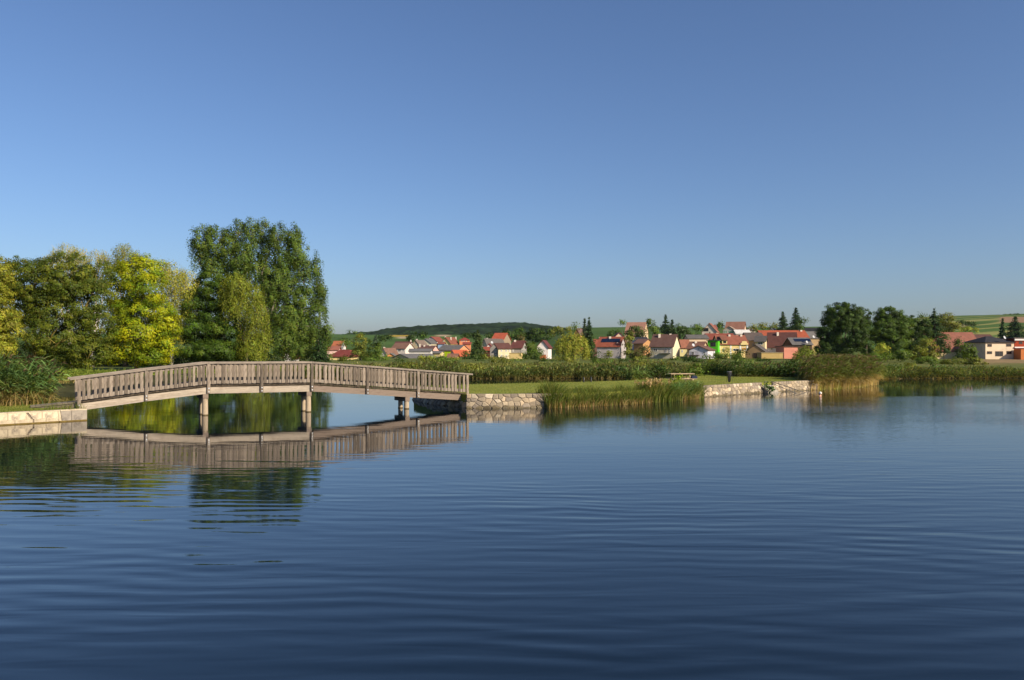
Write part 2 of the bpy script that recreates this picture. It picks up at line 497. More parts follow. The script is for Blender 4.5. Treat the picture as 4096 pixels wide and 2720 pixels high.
# thin summer haze over the valley
def make_haze():
    o = MB().box(-3500, 3500, -70, 2750, -3.0, 84).build('haze', None)
    m = bpy.data.materials.new('haze'); m.use_nodes = True
    nt = m.node_tree; nt.nodes.clear()
    v = nt.nodes.new('ShaderNodeVolumePrincipled'); out = nt.nodes.new('ShaderNodeOutputMaterial')
    v.inputs['Color'].default_value = (0.78, 0.88, 1.0, 1); v.inputs['Density'].default_value = 0.00003; v.inputs['Anisotropy'].default_value = 0.2
    nt.links.new(v.outputs[0], out.inputs['Volume'])
    o.data.materials.clear(); o.data.materials.append(m)
    tag(o, 'thin pale haze lying over the whole valley', 'haze', kind='stuff')
make_haze()
# ------------------------------------------------------------------ footbridge
WOOD = mat((0.25, 0.20, 0.152), 0.85, 0.42, 7.0, bump=0.004, objrand=0.42, stretch=(1, 1, 0.2), spec=0.15, mark=(0.105, 0.07, 0.048), dark=5.0)
WOOD_H = mat((0.29, 0.24, 0.19), 0.85, 0.28, 5.0, bump=0.004, objrand=0.12, stretch=(0.4, 0.4, 1.4), spec=0.15, mark=(0.29, 0.225, 0.17), dark=4.0)
BEAM_NEW = mat((0.43, 0.355, 0.27), 0.85, 0.28, 3.0, bump=0.004, stretch=(0.35, 0.35, 2.0), spec=0.15, mark=(0.26, 0.195, 0.14), dark=3.5)
BEAM_OLD = mat((0.25, 0.19, 0.145), 0.85, 0.25, 3.0, bump=0.004, stretch=(0.35, 0.35, 2.0), spec=0.15, mark=(0.17, 0.12, 0.09), dark=3.0)
DECK = mat((0.085, 0.065, 0.045), 0.9, 0.3, 6.0, objrand=0.3, spec=0.1)
PILE = mat((0.42, 0.33, 0.225), 0.85, 0.2, 4.0, bump=0.006, stretch=(1, 1, 0.35), spec=0.15, mark=(0.28, 0.21, 0.14), dark=3.0)
WATERSTAIN = mat((0.12, 0.085, 0.035), 0.6, 0.3, 8.0)
STEEL = mat((0.62, 0.62, 0.60), 0.35, 0.1, 20, metal=1.0)

BPX = [316, 585, 834, 1046, 1247, 1469, 1672, 1868]
BY = [1508.6, 1475, 1448, 1447.2, 1446, 1462, 1478, 1492.5]
BP = []
for px, y in zip(BPX, BY):
    d = 4740.0 / (132 - 0.016 * (px - 585))
    BP.append(Vector((X(px, d), d, Z(y, d))))
AX = (BP[-1] - BP[0]); AX.z = 0; AX.normalize()
NRM = Vector((-AX.y, AX.x, 0))                # across the bridge, away from the viewer
OFF = NRM * 1.32 - AX * 0.20
ON = OFF.normalized(); OW = OFF.length
bridge = empty('footbridge', (BP[0].x, BP[0].y, 0), 'weathered wooden footbridge with slatted railings crossing the lake inlet', 'bridge')

def bar(p0, p1, t0, t1, z0, z1):
    """member along the bridge between p0 and p1 (handrail heights), t: metres across, z: metres below the handrail"""
    a = [p0 + ON * t0 + Vector((0, 0, z0)), p1 + ON * t0 + Vector((0, 0, z0)), p1 + ON * t1 + Vector((0, 0, z0)), p0 + ON * t1 + Vector((0, 0, z0))]
    b = [p0 + ON * t0 + Vector((0, 0, z1)), p1 + ON * t0 + Vector((0, 0, z1)), p1 + ON * t1 + Vector((0, 0, z1)), p0 + ON * t1 + Vector((0, 0, z1))]
    return MB().hexa(a, b)
def along(s):
    """point of the handrail line at bay coordinate s (0..7)"""
    i = min(max(int(math.floor(s)), 0), 6); f = s - i
    return BP[i].lerp(BP[i + 1], f)

br = random.Random(3)
for side in (0, 1):
    def T(a, b): return (a, b) if side == 0 else (OW - b, OW - a)
    for i in range(7):
        p0, p1 = BP[i].copy(), BP[i + 1].copy()
        q0, q1 = p0.copy(), p1.copy()
        if i == 0: q0 = p0 - (p1 - p0).normalized() * 0.36
        if i == 6: q1 = p1 + (p1 - p0).normalized() * 0.30
        g = (p1 - p0).normalized() * 0.004
        bar(q0 + g, q1 - g, *T(-0.10, 0.09), -0.085, 0).build('handrail', WOOD_H, bridge)
        bar(p0 + g, p1 - g, *T(0.0, 0.035), -0.19, -0.088).build('upper_rail', WOOD_H, bridge)
        bar(p0 + g, p1 - g, *T(0.0, 0.035), -1.04, -0.88).build('lower_rail', WOOD_H, bridge)
        new = i < 4
        bar(p0 + g, p1 - g, *T(0.03, 0.15), -1.50, -1.19).build('beam', BEAM_NEW if new else BEAM_OLD, bridge)
    for i in range(8):
        p = BP[i]; d = AX * 0.065
        z1, z0 = -0.09, -1.49
        po = bar(p - d, p + d, *T(-0.075, -0.003), z0, z1).build('post', WOOD, bridge)
        if side == 0:
            for zz in (-1.25, -1.41):
                c = p + ON * -0.075 + Vector((0, 0, zz))
                MB().tube([c, c - ON * 0.022], 0.032, 10).build('bolt', STEEL, po)
    for i in range(7):
        L_ = (BP[i + 1] - BP[i]).length
        n = 11 if i in (2, 3) else 12
        for k in range(n):
            s = i + (k + 1) / (n + 1) + br.uniform(-0.012, 0.012)
            if side == 1: s += 0.012
            p = along(s); w = br.uniform(0.050, 0.066)
            tw = br.uniform(-0.006, 0.006); d = AX * w
            a, b_ = T(-0.038, -0.004)
            zt = -0.092 + br.uniform(-0.004, 0.0); zb = -1.035 + br.uniform(-0.02, 0.015)
            lean = AX * br.uniform(-0.008, 0.008)
            A = [p - d + ON * a + Vector((0, 0, zb)), p + d + ON * a + Vector((0, 0, zb)), p + d + ON * b_ + Vector((0, 0, zb)), p - d + ON * b_ + Vector((0, 0, zb))]
            B = [q + lean + Vector((0, 0, zt - zb)) for q in A]
            MB().hexa(A, B).build('baluster', WOOD, bridge)
# deck planks
nP = 128
for k in range(nP):
    s0 = 7 * k / nP; s1 = 7 * (k + 0.93) / nP
    dz = br.uniform(-0.006, 0.006)
    e = br.uniform(-0.015, 0.02)
    bar(along(s0), along(s1), -0.02 - e, OW + 0.02 + e, -1.15 + dz, -1.09 + dz).build('deck_plank', DECK, bridge)
# piles in pairs with cross beams
for px, wy in ((822, 1664.5), (1236, 1650.5), (1629, 1637)):
    s = np.interp(px, BPX, range(8)); p = along(s)
    bar(p - AX * 0.12, p + AX * 0.12, -0.02, OW + 0.02, -1.72, -1.502).build('cross_beam', BEAM_OLD, bridge)
    for t in (0.12, 0.86):
        c = p + ON * t
        rr = 0.135 if t < 0.5 else 0.125
        pl = MB().tube([(c.x, c.y, -1.5), (c.x, c.y, 0.0), (c.x, c.y, p.z - 1.722)], [rr, rr, rr * 0.97], 20).build('pile', PILE, bridge, smooth=False)
        MB().tube([(c.x, c.y, -0.3), (c.x, c.y, 0.05)], rr + 0.006, 20).build('waterline_ring', WATERSTAIN, pl)

# approach boards on the left bank
walk = empty('approach_boardwalk', (-20.5, 35.8, QUAY_Z), 'short boardwalk of grey planks leading onto the left end of the bridge', 'boardwalk')
pa = BP[0] + ON * 0.1 + Vector((0, 0, -1.10)); pb = Vector((pa.x - 2.25, pa.y + 0.15, QUAY_Z + 0.06))
for k in range(9):
    a = pa.lerp(pb, k / 9 + 0.003); b_ = pa.lerp(pb, (k + 0.95) / 9)
    up = Vector((0, 0, 0.05)); w = ON * 1.15
    MB().hexa([a - up, b_ - up, b_ + w - up, a + w - up], [a, b_, b_ + w, a + w]).build('plank', mat((0.22, 0.18, 0.12), 0.9, 0.25, 6.0, objrand=0.2), walk)
for t in (0.05, 1.05):
    a, b_ = pa + ON * t, pb + ON * t
    MB().hexa([a - Vector((0, 0, .35)), b_ - Vector((0, 0, .2)), b_ + ON * .08 - Vector((0, 0, .2)), a + ON * .08 - Vector((0, 0, .35))],
              [a - Vector((0, 0, .052)), b_ - Vector((0, 0, .052)), b_ + ON * .08 - Vector((0, 0, .052)), a + ON * .08 - Vector((0, 0, .052))]).build('bearer', BEAM_OLD, walk)

# ------------------------------------------------------------------ walls
def clip_poly(poly, nx, ny, c):
    out = []
    for i in range(len(poly)):
        a, b = poly[i], poly[(i + 1) % len(poly)]
        da, db = nx * a[0] + ny * a[1] - c, nx * b[0] + ny * b[1] - c
        if da <= 0: out.append(a)
        if da * db < 0:
            t = da / (da - db); out.append((a[0] + (b[0] - a[0]) * t, a[1] + (b[1] - a[1]) * t))
    return out

def path_map(path):
    seg = [math.dist(path[i], path[i + 1]) for i in range(len(path) - 1)]
    def f(u):
        for i, l in enumerate(seg):
            if u <= l or i == len(seg) - 1:
                a, b = path[i], path[i + 1]; t = u / l
                d = ((b[0] - a[0]) / l, (b[1] - a[1]) / l)
                return (a[0] + (b[0] - a[0]) * t, a[1] + (b[1] - a[1]) * t), (d[1], -d[0])
            u -= l
    return sum(seg), f

STONES = [mat(c, 0.9, 0.22, 4.0, bump=0.012, bscale=18, objrand=0.22, spec=0.15, mark=k, dark=5.0) for c, k in
          (((0.40, 0.32, 0.215), (0.25, 0.195, 0.13)), ((0.32, 0.255, 0.175), (0.19, 0.15, 0.105)), ((0.50, 0.385, 0.25), (0.34, 0.255, 0.165)), ((0.27, 0.22, 0.165), (0.165, 0.135, 0.10)), ((0.58, 0.48, 0.34), (0.4, 0.32, 0.22)))]
MORTAR = mat((0.25, 0.20, 0.145), 0.95, 0.25, 5.0, bump=0.01)
WET = mat((0.15, 0.115, 0.06), 0.55, 0.3, 4.0, bump=0.012, bscale=18, objrand=0.3, mark=(0.09, 0.075, 0.03), dark=5.0)
def rubble_wall(label, path, top, size, batter, seed, bottom=-0.35):
    """battered wall of irregular stones set in recessed mortar; outward side is the right hand of the path"""
    rr = random.Random(seed)
    Lw, f = path_map(path)
    H = top - bottom
    root = empty('stone_wall', (path[0][0], path[0][1], 0), label, 'wall')
    def P(u, v, out):
        u = min(max(u, 0), Lw)
        (x, y), n = f(u)
        o = out - batter * (v - bottom) / H
        return (x + n[0] * o, y + n[1] * o, v)
    m = MB()
    us = np.linspace(0, Lw, 24)
    for a, b in zip(us[:-1], us[1:]):
        m.hexa([P(a, bottom, -0.002), P(b, bottom, -0.002), P(b, bottom, -0.5), P(a, bottom, -0.5)], [P(a, top - 0.02, -0.002), P(b, top - 0.02, -0.002), P(b, top - 0.02, -0.5), P(a, top - 0.02, -0.5)])
    m.build('mortar', MORTAR, root)
    pts = []
    rows = max(2, round(H / (size * 0.72)))
    for r in range(rows):
        v = bottom + (r + 0.5) * H / rows
        u = rr.uniform(0, size * 0.5)
        while u < Lw:
            pts.append((u, v + rr.uniform(-0.36, 0.36) * H / rows)); u += size * rr.uniform(0.5, 1.6)
    for i, (u, v) in enumerate(pts):
        poly = [(max(u - size * 1.4, 0), bottom), (min(u + size * 1.4, Lw), bottom), (min(u + size * 1.4, Lw), top), (max(u - size * 1.4, 0), top)]
        for j, (a, b) in enumerate(pts):
            if i == j or abs(a - u) > size * 3 or abs(b - v) > size * 3: continue
            nx, ny = a - u, (b - v) * 2.2      # flatter, longer stones
            poly = clip_poly(poly, nx, ny, (nx * (a + u) + ny * (b + v)) / 2)
            if len(poly) < 3: break
        if len(poly) < 3: continue
        cu = sum(p[0] for p in poly) / len(poly); cv = sum(p[1] for p in poly) / len(poly)
        def ring(sc, gap, out):
            res = []
            for (a, b) in poly:
                d = math.hypot(a - cu, b - cv) + 1e-6
                k = max(0.3, (d - gap) / d) * sc
                res.append(P(cu + (a - cu) * k, cv + (b - cv) * k, out))
            return res
        pr = rr.uniform(0.015, 0.07) * size / 0.4
        r0 = ring(1, 0.008, -0.05); r1 = ring(0.98, 0.012, pr * 0.35); r2 = ring(0.74, 0.02, pr)
        n = len(poly)
        mb = MB()
        fs = [tuple(2 * n + k for k in range(n))]
        for q in range(2):
            for k in range(n):
                fs.append((q * n + k, q * n + (k + 1) % n, (q + 1) * n + (k + 1) % n, (q + 1) * n + k))
        mb.add(r0 + r1 + r2, fs)
        mb.build('stone', WET if cv < 0.06 else rr.choices(STONES, (4, 5, 2, 5, 1.0))[0], root)
    return root
rubble_wall('rubble stone retaining wall of the island beside the right bridge end', [(-2.45, 41.45), (-0.5, 41.35), (2.35, 41.85), (2.9, 42.2)], 0.76, 0.34, 0.28, 5)
rubble_wall('dark rough stone bank on the island side under the bridge', [(-6.5, 50.0), (-6.3, 48.3), (-5.0, 45.0), (-2.45, 41.45)], 0.62, 0.5, 0.5, 8)
rubble_wall('low stone wall of the island between the green reeds and the bathing steps', [(11.6, 50.1), (12.3, 50.9), (15.3, 53.8), (18.25, 56.4)], 0.75, 0.31, 0.25, 9)
rubble_wall('short stone wall right of the bathing steps next to the tall reeds', [(19.35, 57.35), (22.7, 59.95), (24, 60.9)], 0.75, 0.31, 0.25, 10)

# pale quay wall at the left, two courses of dressed blocks
quay = empty('quay_wall', (-19.5, 33.9, 0), 'pale cracked limestone quay wall with two courses at the left edge', 'wall')
BLOCK = [mat((0.60, 0.49, 0.33), 0.9, 0.14, 3.0, bump=0.006, objrand=0.10, spec=0.15, mark=k, dark=dk) for k, dk in (((0.22, 0.18, 0.14), 2.2), ((0.34, 0.27, 0.18), 2.6))]
BLOCK_GREY = mat((0.33, 0.28, 0.22), 0.9, 0.2, 3.0, bump=0.006, spec=0.15, mark=(0.16, 0.135, 0.11), dark=2.0)
ALGAE = mat((0.16, 0.105, 0.02), 0.7, 0.35, 6.0)
qp = [(-50, 2.83), (-18.72, 34.4)]
Lq, fq = path_map(list(reversed(qp)))     # measured from the corner, outwards = towards the viewer on the left hand
def QP(u, v, out):
    (x, y), n = fq(u)
    return (x - n[0] * out, y - n[1] * out, v)
def quay_block(name, u0, u1, v0, v1, out, material, j0=0.0, j1=0.0):
    g = 0.008
    a = [QP(u0 + g, v0, out), QP(u1 - g, v0, out), QP(u1 - g, v0, -0.4), QP(u0 + g, v0, -0.4)]
    b = [QP(u0 + g + j0, v1, out), QP(u1 - g + j1, v1, out), QP(u1 - g + j1, v1, -0.4), QP(u0 + g + j0, v1, -0.4)]
    return MB().hexa(a, b).build(name, material, quay)
for (u0, u1, v0, v1, o, mm, j0, j1) in (
        (0, 0.62, 0.05, 0.47, 0.03, BLOCK_GREY, 0, 0), (0.62, 1.0, 0.05, 0.47, 0.03, BLOCK_GREY, 0, 0.06), (1.0, 1.12, 0.05, 0.47, 0.022, BLOCK[1], 0.06, 0.03),
        (1.12, 1.75, 0.19, 0.47, 0.012, BLOCK[0], 0.03, 0), (1.75, 2.1, 0.19, 0.47, 0.016, BLOCK[0], 0, 0.16), (2.16, 2.34, 0.19, 0.47, 0.0, BLOCK[1], 0.2, 0),
        (2.34, 3.0, 0.19, 0.47, 0.012, BLOCK[0], 0, 0), (3.0, 3.9, 0.19, 0.47, 0.01, BLOCK[0], 0, 0), (3.9, 5.0, 0.19, 0.47, 0.014, BLOCK[0], 0, 0), (5, 6.4, 0.19, 0.47, 0.012, BLOCK[0], 0, 0), (6.4, 8.0, .19, .47, .01, BLOCK[0], 0, 0), (8, 10, .19, .47, .012, BLOCK[0], 0, 0),
        (1.12, 1.6, 0.05, 0.185, 0.02, BLOCK[1], 0, 0), (1.6, 2.05, 0.05, 0.185, 0.02, BLOCK[1], 0, 0), (2.1, 2.75, 0.05, 0.185, 0.022, BLOCK[1], 0, 0),
        (2.75, 3.4, 0.05, 0.185, 0.018, BLOCK[1], 0, 0), (3.4, 4.4, 0.05, 0.185, 0.022, BLOCK[1], 0, 0), (4.4, 5.6, 0.05, 0.185, 0.02, BLOCK[1], 0, 0), (5.6, 7.2, .05, .185, .02, BLOCK[1], 0, 0), (7.2, 10, .05, .185, .02, BLOCK[1], 0, 0)):
    quay_block('stone_block', u0, u1, v0, v1, o, mm, j0, j1)
quay_block('footing', 0, 1.1, -0.6, 0.047, 0.045, ALGAE); quay_block('footing', 1.1, 10, -0.6, 0.047, 0.035, ALGAE)
quay_block('backing', 0.0, 10, -0.6, 0.475, -0.03, MORTAR)
for u0, u1 in ((0, 1.06), (1.06, 2.2), (2.2, 3.6), (3.6, 5.2), (5.2, 7.2), (7.2, 10)):
    quay_block('coping', u0, u1, 0.474, 0.512, 0.022, BLOCK[1])
qr = MB(); (cx0, cy0), n0 = fq(0.0)
qr.hexa([(-18.72, 34.4, -.6), (-20.3, 37.0, -.6), (-20.7, 37.0, -.6), (-19.2, 34.4, -.6)], [(-18.72, 34.4, .47), (-20.3, 37.0, .47), (-20.7, 37, .47), (-19.2, 34.4, .47)])
qr.build('return_face', BLOCK_GREY, quay)
# ------------------------------------------------------------------ plants
def unit(v): return v / (np.linalg.norm(v, axis=-1, keepdims=True) + 1e-9)

def leaf_quads(P, Nn, size, aspect, up=None, g=rng):
    """rhombic leaves at P facing Nn; long axis random or along up"""
    n = len(P)
    t = unit(np.cross(Nn, g.normal(size=(n, 3)))) if up is None else unit(up - Nn * (up * Nn).sum(-1, keepdims=True))
    b = np.cross(Nn, t)
    L_ = (size * g.uniform(0.65, 1.3, n))[:, None]
    t = t * L_ * 0.5; b = b * L_ * 0.5 * aspect
    V = np.stack([P - t, P + b + t * 0.15, P + t, P - b + t * 0.15], 1).reshape(-1, 3)
    return V

BRIGHT = 1.9
class Crown:
    def __init__(s): s.V = []; s.C = []
    def leaves(s, P, N, size, aspect, col, up=None, jit=0.11, g=rng):
        s.V.append(leaf_quads(P, N, size, aspect, up, g))
        c = np.broadcast_to(col, (len(P), 3)) * (1 + jit * g.normal(size=(len(P), 1))).clip(0.5, 1.6)
        c = c * (1 + 0.08 * g.normal(size=(len(P), 3)))
        s.C.append((c * BRIGHT * np.array([0.91, 1.0, 0.8])).clip(0.003, 0.7))
    def build(s, name, parent, material=LEAF):
        V = np.concatenate(s.V); C = np.concatenate(s.C)
        Fa = np.arange(len(V)).reshape(-1, 4)
        org = V.mean(0); org[2] = V[:, 2].min()
        return np_mesh(name, V - org, Fa, material, parent, cols=C, loc=Vector(org))

def broad(cr, c, r, leaf, cols, cover=1.6, clump=0.9, g=rng, flat=0.75, hollow=0.55, up=0.25):
    """one lobe of a leafy crown: clumps over an ellipsoid, leaves over each clump"""
    c = np.array(c); r = np.array(r)
    area = 4 * math.pi * (((r[0] * r[1]) ** 1.6 + (r[0] * r[2]) ** 1.6 + (r[1] * r[2]) ** 1.6) / 3) ** (1 / 1.6)
    nleaf = int(cover * area / (0.33 * leaf * leaf)); 
    ncl = max(6, int(area / (1.5 * clump * clump)))
    per = max(6, nleaf // ncl)
    d = unit(g.normal(size=(ncl, 3)))
    rad = (hollow + (1.03 - hollow) * g.random((ncl, 1)) ** 0.6)
    cp = c + d * r * rad
    tone = g.uniform(0.82, 1.2)
    ccol = tone * np.array(cols)[g.integers(0, len(cols), ncl)] * (1 + 0.13 * g.normal(size=(ncl, 1)))
    cs = clump * g.uniform(0.6, 1.25, (ncl, 1))
    dd = unit(g.normal(size=(ncl, per, 3)) + d[:, None] * 0.35 + np.array([0, 0, 0.25]))
    rr = g.random((ncl, per, 1)) ** 0.45
    P = cp[:, None] + dd * rr * cs[:, None] * np.array([1, 1, flat])
    N = unit(dd * 0.9 + d[:, None] * 0.7 + np.array([0, 0, up]) + g.normal(size=dd.shape) * 0.28)
    cr.leaves(P.reshape(-1, 3), N.reshape(-1, 3), leaf, 0.62, np.repeat(ccol, per, 0), g=g)

def weep(cr, c, r, leaf, cols, strands=200, length=4.0, g=rng, zmin=0.3, fuzz=0.16, step=0.8):
    """hanging strands from the upper part of an ellipsoid"""
    c = np.array(c); r = np.array(r)
    d = unit(g.normal(size=(strands, 3))); d[:, 2] = np.abs(d[:, 2]) * 1.1 - 0.25; d = unit(d)
    s0 = c + d * r * (0.55 + 0.45 * g.random((strands, 1)) ** 0.5)
    ln = length * g.uniform(0.45, 1.15, strands)
    per = max(6, int(length / (leaf * step)))
    t = np.linspace(0, 1, per)[None, :] + g.uniform(-0.5, 0.5, (strands, per)) / per
    hor = d * np.array([1, 1, 0])
    P = s0[:, None] + hor[:, None] * (np.sqrt(t.clip(0, 1)) * ln[:, None] * 0.12)[..., None]
    P[..., 2] -= t * ln[:, None] - 0.08 * ln[:, None] * np.sin(t * 3.0)
    P = P + g.normal(size=P.shape) * fuzz
    N = unit(hor[:, None] + g.normal(size=P.shape) * 0.4 + np.array([0, 0, 0.3]))
    col = np.array(cols)[g.integers(0, len(cols), strands)] * (1 + 0.12 * g.normal(size=(strands, 1)))
    P = P.reshape(-1, 3); N = N.reshape(-1, 3); col = np.repeat(col, per, 0)
    k = P[:, 2] > zmin
    upv = np.tile(np.array([0.0, 0, -1.0]), (k.sum(), 1)) + g.normal(size=(k.sum(), 3)) * 0.3
    cr.leaves(P[k], N[k], leaf, 0.42, col[k], up=upv, g=g)

def conifer(cr, x, y, z0, z1, rad, leaf, cols, g=rng, dens=1.0):
    """tiers of drooping boughs"""
    H = z1 - z0
    tiers = max(14, int(H / (leaf * 0.62)))
    for i in range(tiers):
        f = i / (tiers - 1)
        rr = 1.3 * rad * ((1 - f) ** 0.8 * 0.97 + 0.05) * g.uniform(0.75, 1.15)
        nb = max(6, int(dens * 15 * (1 - f) + 6))
        an = g.uniform(0, 2 * math.pi, nb)
        bl = rr * g.uniform(0.7, 1.1, nb)
        per = max(4, int(rr / (leaf * 0.27)))
        t = (np.arange(per) + 0.6)[None] / per
        rad_ = t * bl[:, None]
        zz = z0 + H * f + g.uniform(-0.5, 0.5) * leaf - rad_ * 0.32 + (t ** 2) * bl[:, None] * 0.12
        P = np.stack([x + np.cos(an)[:, None] * rad_, y + np.sin(an)[:, None] * rad_, zz], -1)
        P = P + g.normal(size=P.shape) * leaf * 0.28
        dirv = np.stack([np.cos(an), np.sin(an), np.full(nb, -0.3)], -1)
        N = unit(np.array([0, 0, 0.8]) + dirv[:, None] * 0.55 + g.normal(size=P.shape) * 0.45)
        c = np.array(cols)[g.integers(0, len(cols), nb)] * (1 + 0.15 * g.normal(size=(nb, 1)))
        upv = np.repeat(dirv, per, 0) + g.normal(size=(nb * per, 3)) * 0.35
        cr.leaves(P.reshape(-1, 3), N.reshape(-1, 3), leaf, 0.5, np.repeat(c, per, 0), up=upv, g=g)

BARK = mat((0.13, 0.10, 0.07), 0.95, 0.3, 3.0, bump=0.02, stretch=(1, 1, 0.3), spec=0.1)
BARK_PALE = mat((0.34, 0.29, 0.22), 0.9, 0.3, 3.0, bump=0.01, stretch=(1, 1, 0.4), spec=0.1, mark=(0.15, 0.12, 0.09))
BARK_BIRCH = mat((0.62, 0.55, 0.46), 0.85, 0.15, 4.0, spec=0.15, mark=(0.2, 0.16, 0.13), dark=7.0)
BARK_MOSS = mat((0.26, 0.20, 0.05), 0.95, 0.3, 3.0, bump=0.02, spec=0.1)

def limb(mb, p0, p1, r0, r1, g, n=6, sag=0.1):
    p0, p1 = Vector(p0), Vector(p1); L_ = (p1 - p0).length
    pts = [p0]; k = 4
    for i in range(1, k):
        q = p0.lerp(p1, i / k); w = L_ * 0.05
        q += Vector((g.uniform(-w, w), g.uniform(-w, w), math.sin(i / k * math.pi) * L_ * sag * 0.5)); pts.append(q)
    pts.append(p1)
    mb.tube(pts, [r0 + (r1 - r0) * i / k for i in range(k + 1)], n, cap=False)

def gh(px, D):
    x = X(px, D)
    return float(height(np.array([x]), np.array([D]))[0])

tree_seed = [100]
def tree(name, label, D, lobes, cols, style='broad', trunk=None, leaf=None, cover=1.6, clump=None, bark=None, group=None, rad=None, hang=None, cat='tree', fork=0.35, depth=0.85, base=None, lift=0.2, shrink=0.45, **kw):
    """lobes: (px, py, rx, ry[, dy]) bearings and sizes seen from the far bank at distance D, turned into metres"""
    tree_seed[0] += 1
    g = np.random.default_rng(tree_seed[0]); gr = random.Random(tree_seed[0])
    s = D / F
    leaf = leaf or max(0.2, 1.55 * D / 781.0)
    clump = clump or max(0.75, leaf * 3.2)
    tpx = trunk if trunk is not None else float(np.mean([l[0] for l in lobes]))
    zb = base if base is not None else gh(tpx, D)
    x0 = X(tpx, D)
    root = empty(name, (x0, D, zb), label, cat, group)
    cr = Crown(); W = []
    for l in lobes:
        dy = l[4] * s if len(l) > 4 else gr.uniform(-0.3, 0.3) * l[2] * s
        c = (X(l[0], D), D + dy, Z(l[1], D)); r = (l[2] * s, l[2] * s * depth, l[3] * s)
        if style != 'conifer': r = tuple(max(v - shrink * clump, v * 0.6) for v in r)
        W.append((c, r))
        if style == 'broad': broad(cr, c, r, leaf, cols, cover, clump, g, **kw)
        elif style == 'weep': weep(cr, c, r, leaf, cols, int(cover * 42 * max(r[0], 0.5) * max(r[2], 0.5) / leaf ** 0.8 * 0.25) + 20, hang or r[2] * 1.3, g, zmin=zb + lift, **kw)
        elif style == 'conifer':
            conifer(cr, c[0], c[1], c[2] - r[2], c[2] + r[2], r[0], leaf, cols, g, cover)
    if style == 'weepfill':
        for c, r in W:
            broad(cr, c, (r[0] * .8, r[1] * .8, r[2] * .8), leaf, cols, cover * 0.55, clump, g, flat=1.2)
            weep(cr, c, r, leaf, cols, int(cover * 30 * max(r[0], 0.5) * max(r[2], 0.5) / leaf ** 0.8 * 0.25) + 20, hang or r[2] * 1.2, g, zmin=zb + lift, **kw)
    top = max(c[2] + r[2] for c, r in W); bot = min(c[2] - r[2] for c, r in W)
    H = top - zb
    tr = rad or H * 0.016
    mb = MB()
    fz = zb + H * fork
    cx = x0 + (np.mean([c[0] for c, r in W]) - x0) * 0.3
    if style == 'conifer':
        mb.tube([(x0, D, zb - 0.5), (x0, D, top - H * 0.03)], [tr, tr * 0.1], 7)
    else:
        tipc = max(W, key=lambda q: q[0][2])[0]
        mb.tube([(x0, D, zb - 0.5), (x0 + gr.uniform(-.1, .1), D, zb + (fz - zb) * .5), (cx, D, fz)], [tr * 1.2, tr, tr * .8], 8)
        for c, r in W:
            limb(mb, (cx, D, fz - gr.uniform(0, 0.15) * H), (c[0], c[1], c[2] + r[2] * 0.45), tr * 0.5, tr * 0.08, gr)
            for q in range(3):
                e = (c[0] + gr.uniform(-.8, .8) * r[0], c[1] + gr.uniform(-.8, .8) * r[1], c[2] + gr.uniform(0.2, 0.85) * r[2])
                limb(mb, (c[0], c[1], c[2] - r[2] * 0.4), e, tr * 0.2, tr * 0.05, gr, 5)
    mb.build('trunk', bark or BARK, root, smooth=True)
    cr.build('crown', root)
    return root

def strips(P, seg, width, cols_, g=rng):
    """P (n,seg+1,3) centre lines -> flat tapering blades; returns verts, quads, colours"""
    n, m, _ = P.shape
    d = np.diff(P, axis=1); d = np.concatenate([d, d[:, -1:]], 1)
    ang = g.uniform(0, 2 * math.pi, n)
    side = np.stack([np.cos(ang), np.sin(ang), np.zeros(n)], -1)[:, None]
    side = unit(side - d * (side * d).sum(-1, keepdims=True) / ((d * d).sum(-1, keepdims=True) + 1e-9))
    taper = np.linspace(1, 0.12, m)[None, :, None] * np.asarray(width).reshape(-1, 1, 1)
    A = P - side * taper * 0.5; B = P + side * taper * 0.5
    V = np.stack([A, B], 2).reshape(-1, 3)
    i = (np.arange(n)[:, None] * m + np.arange(m - 1)[None]) * 2
    Fq = np.stack([i, i + 1, i + 3, i + 2], -1).reshape(-1, 4)
    return V, Fq, cols_.reshape(-1, 3)

class Blades:
    def __init__(s): s.V = []; s.F = []; s.C = []; s.n = 0
    def add(s, V, Fq, C):
        s.V.append(V); s.F.append(Fq + s.n); s.C.append(C); s.n += len(V)
    def build(s, name, parent=None, material=REED):
        V = np.concatenate(s.V); org = V.mean(0); org[2] = V[:, 2].min()
        return np_mesh(name, V - org, np.concatenate(s.F), material, parent, cols=np.concatenate(s.C).clip(0.004, 0.8), loc=Vector(org))

def grass_blades(bl, x, y, z, h, width, lean, cols, g=rng, seg=3, wind=(0.3, 0.1), bend=0.5):
    """arching grass or sedge blades from the ground"""
    n = len(x)
    h = np.broadcast_to(h, (n,)) * g.uniform(0.6, 1.15, n)
    an = g.uniform(0, 2 * math.pi, n)
    dx = np.cos(an) * lean + wind[0] * lean; dy = np.sin(an) * lean + wind[1] * lean
    t = np.linspace(0, 1, seg + 1)[None]
    cur = t ** 2 * g.uniform(0.5, 1.3, n)[:, None]
    P = np.stack([x[:, None] + dx[:, None] * h[:, None] * cur, y[:, None] + dy[:, None] * h[:, None] * cur,
                  z[:, None] + h[:, None] * (t - bend * 0.5 * cur * np.hypot(dx, dy)[:, None])], -1)
    c = np.array(cols)[g.integers(0, len(cols), n)] * (1 + 0.18 * g.normal(size=(n, 1)))
    C = np.repeat(c[:, None], seg, 1)
    V, Fq, C = strips(P, seg, np.broadcast_to(width, (n,)), C, g)
    bl.add(V, Fq, C)

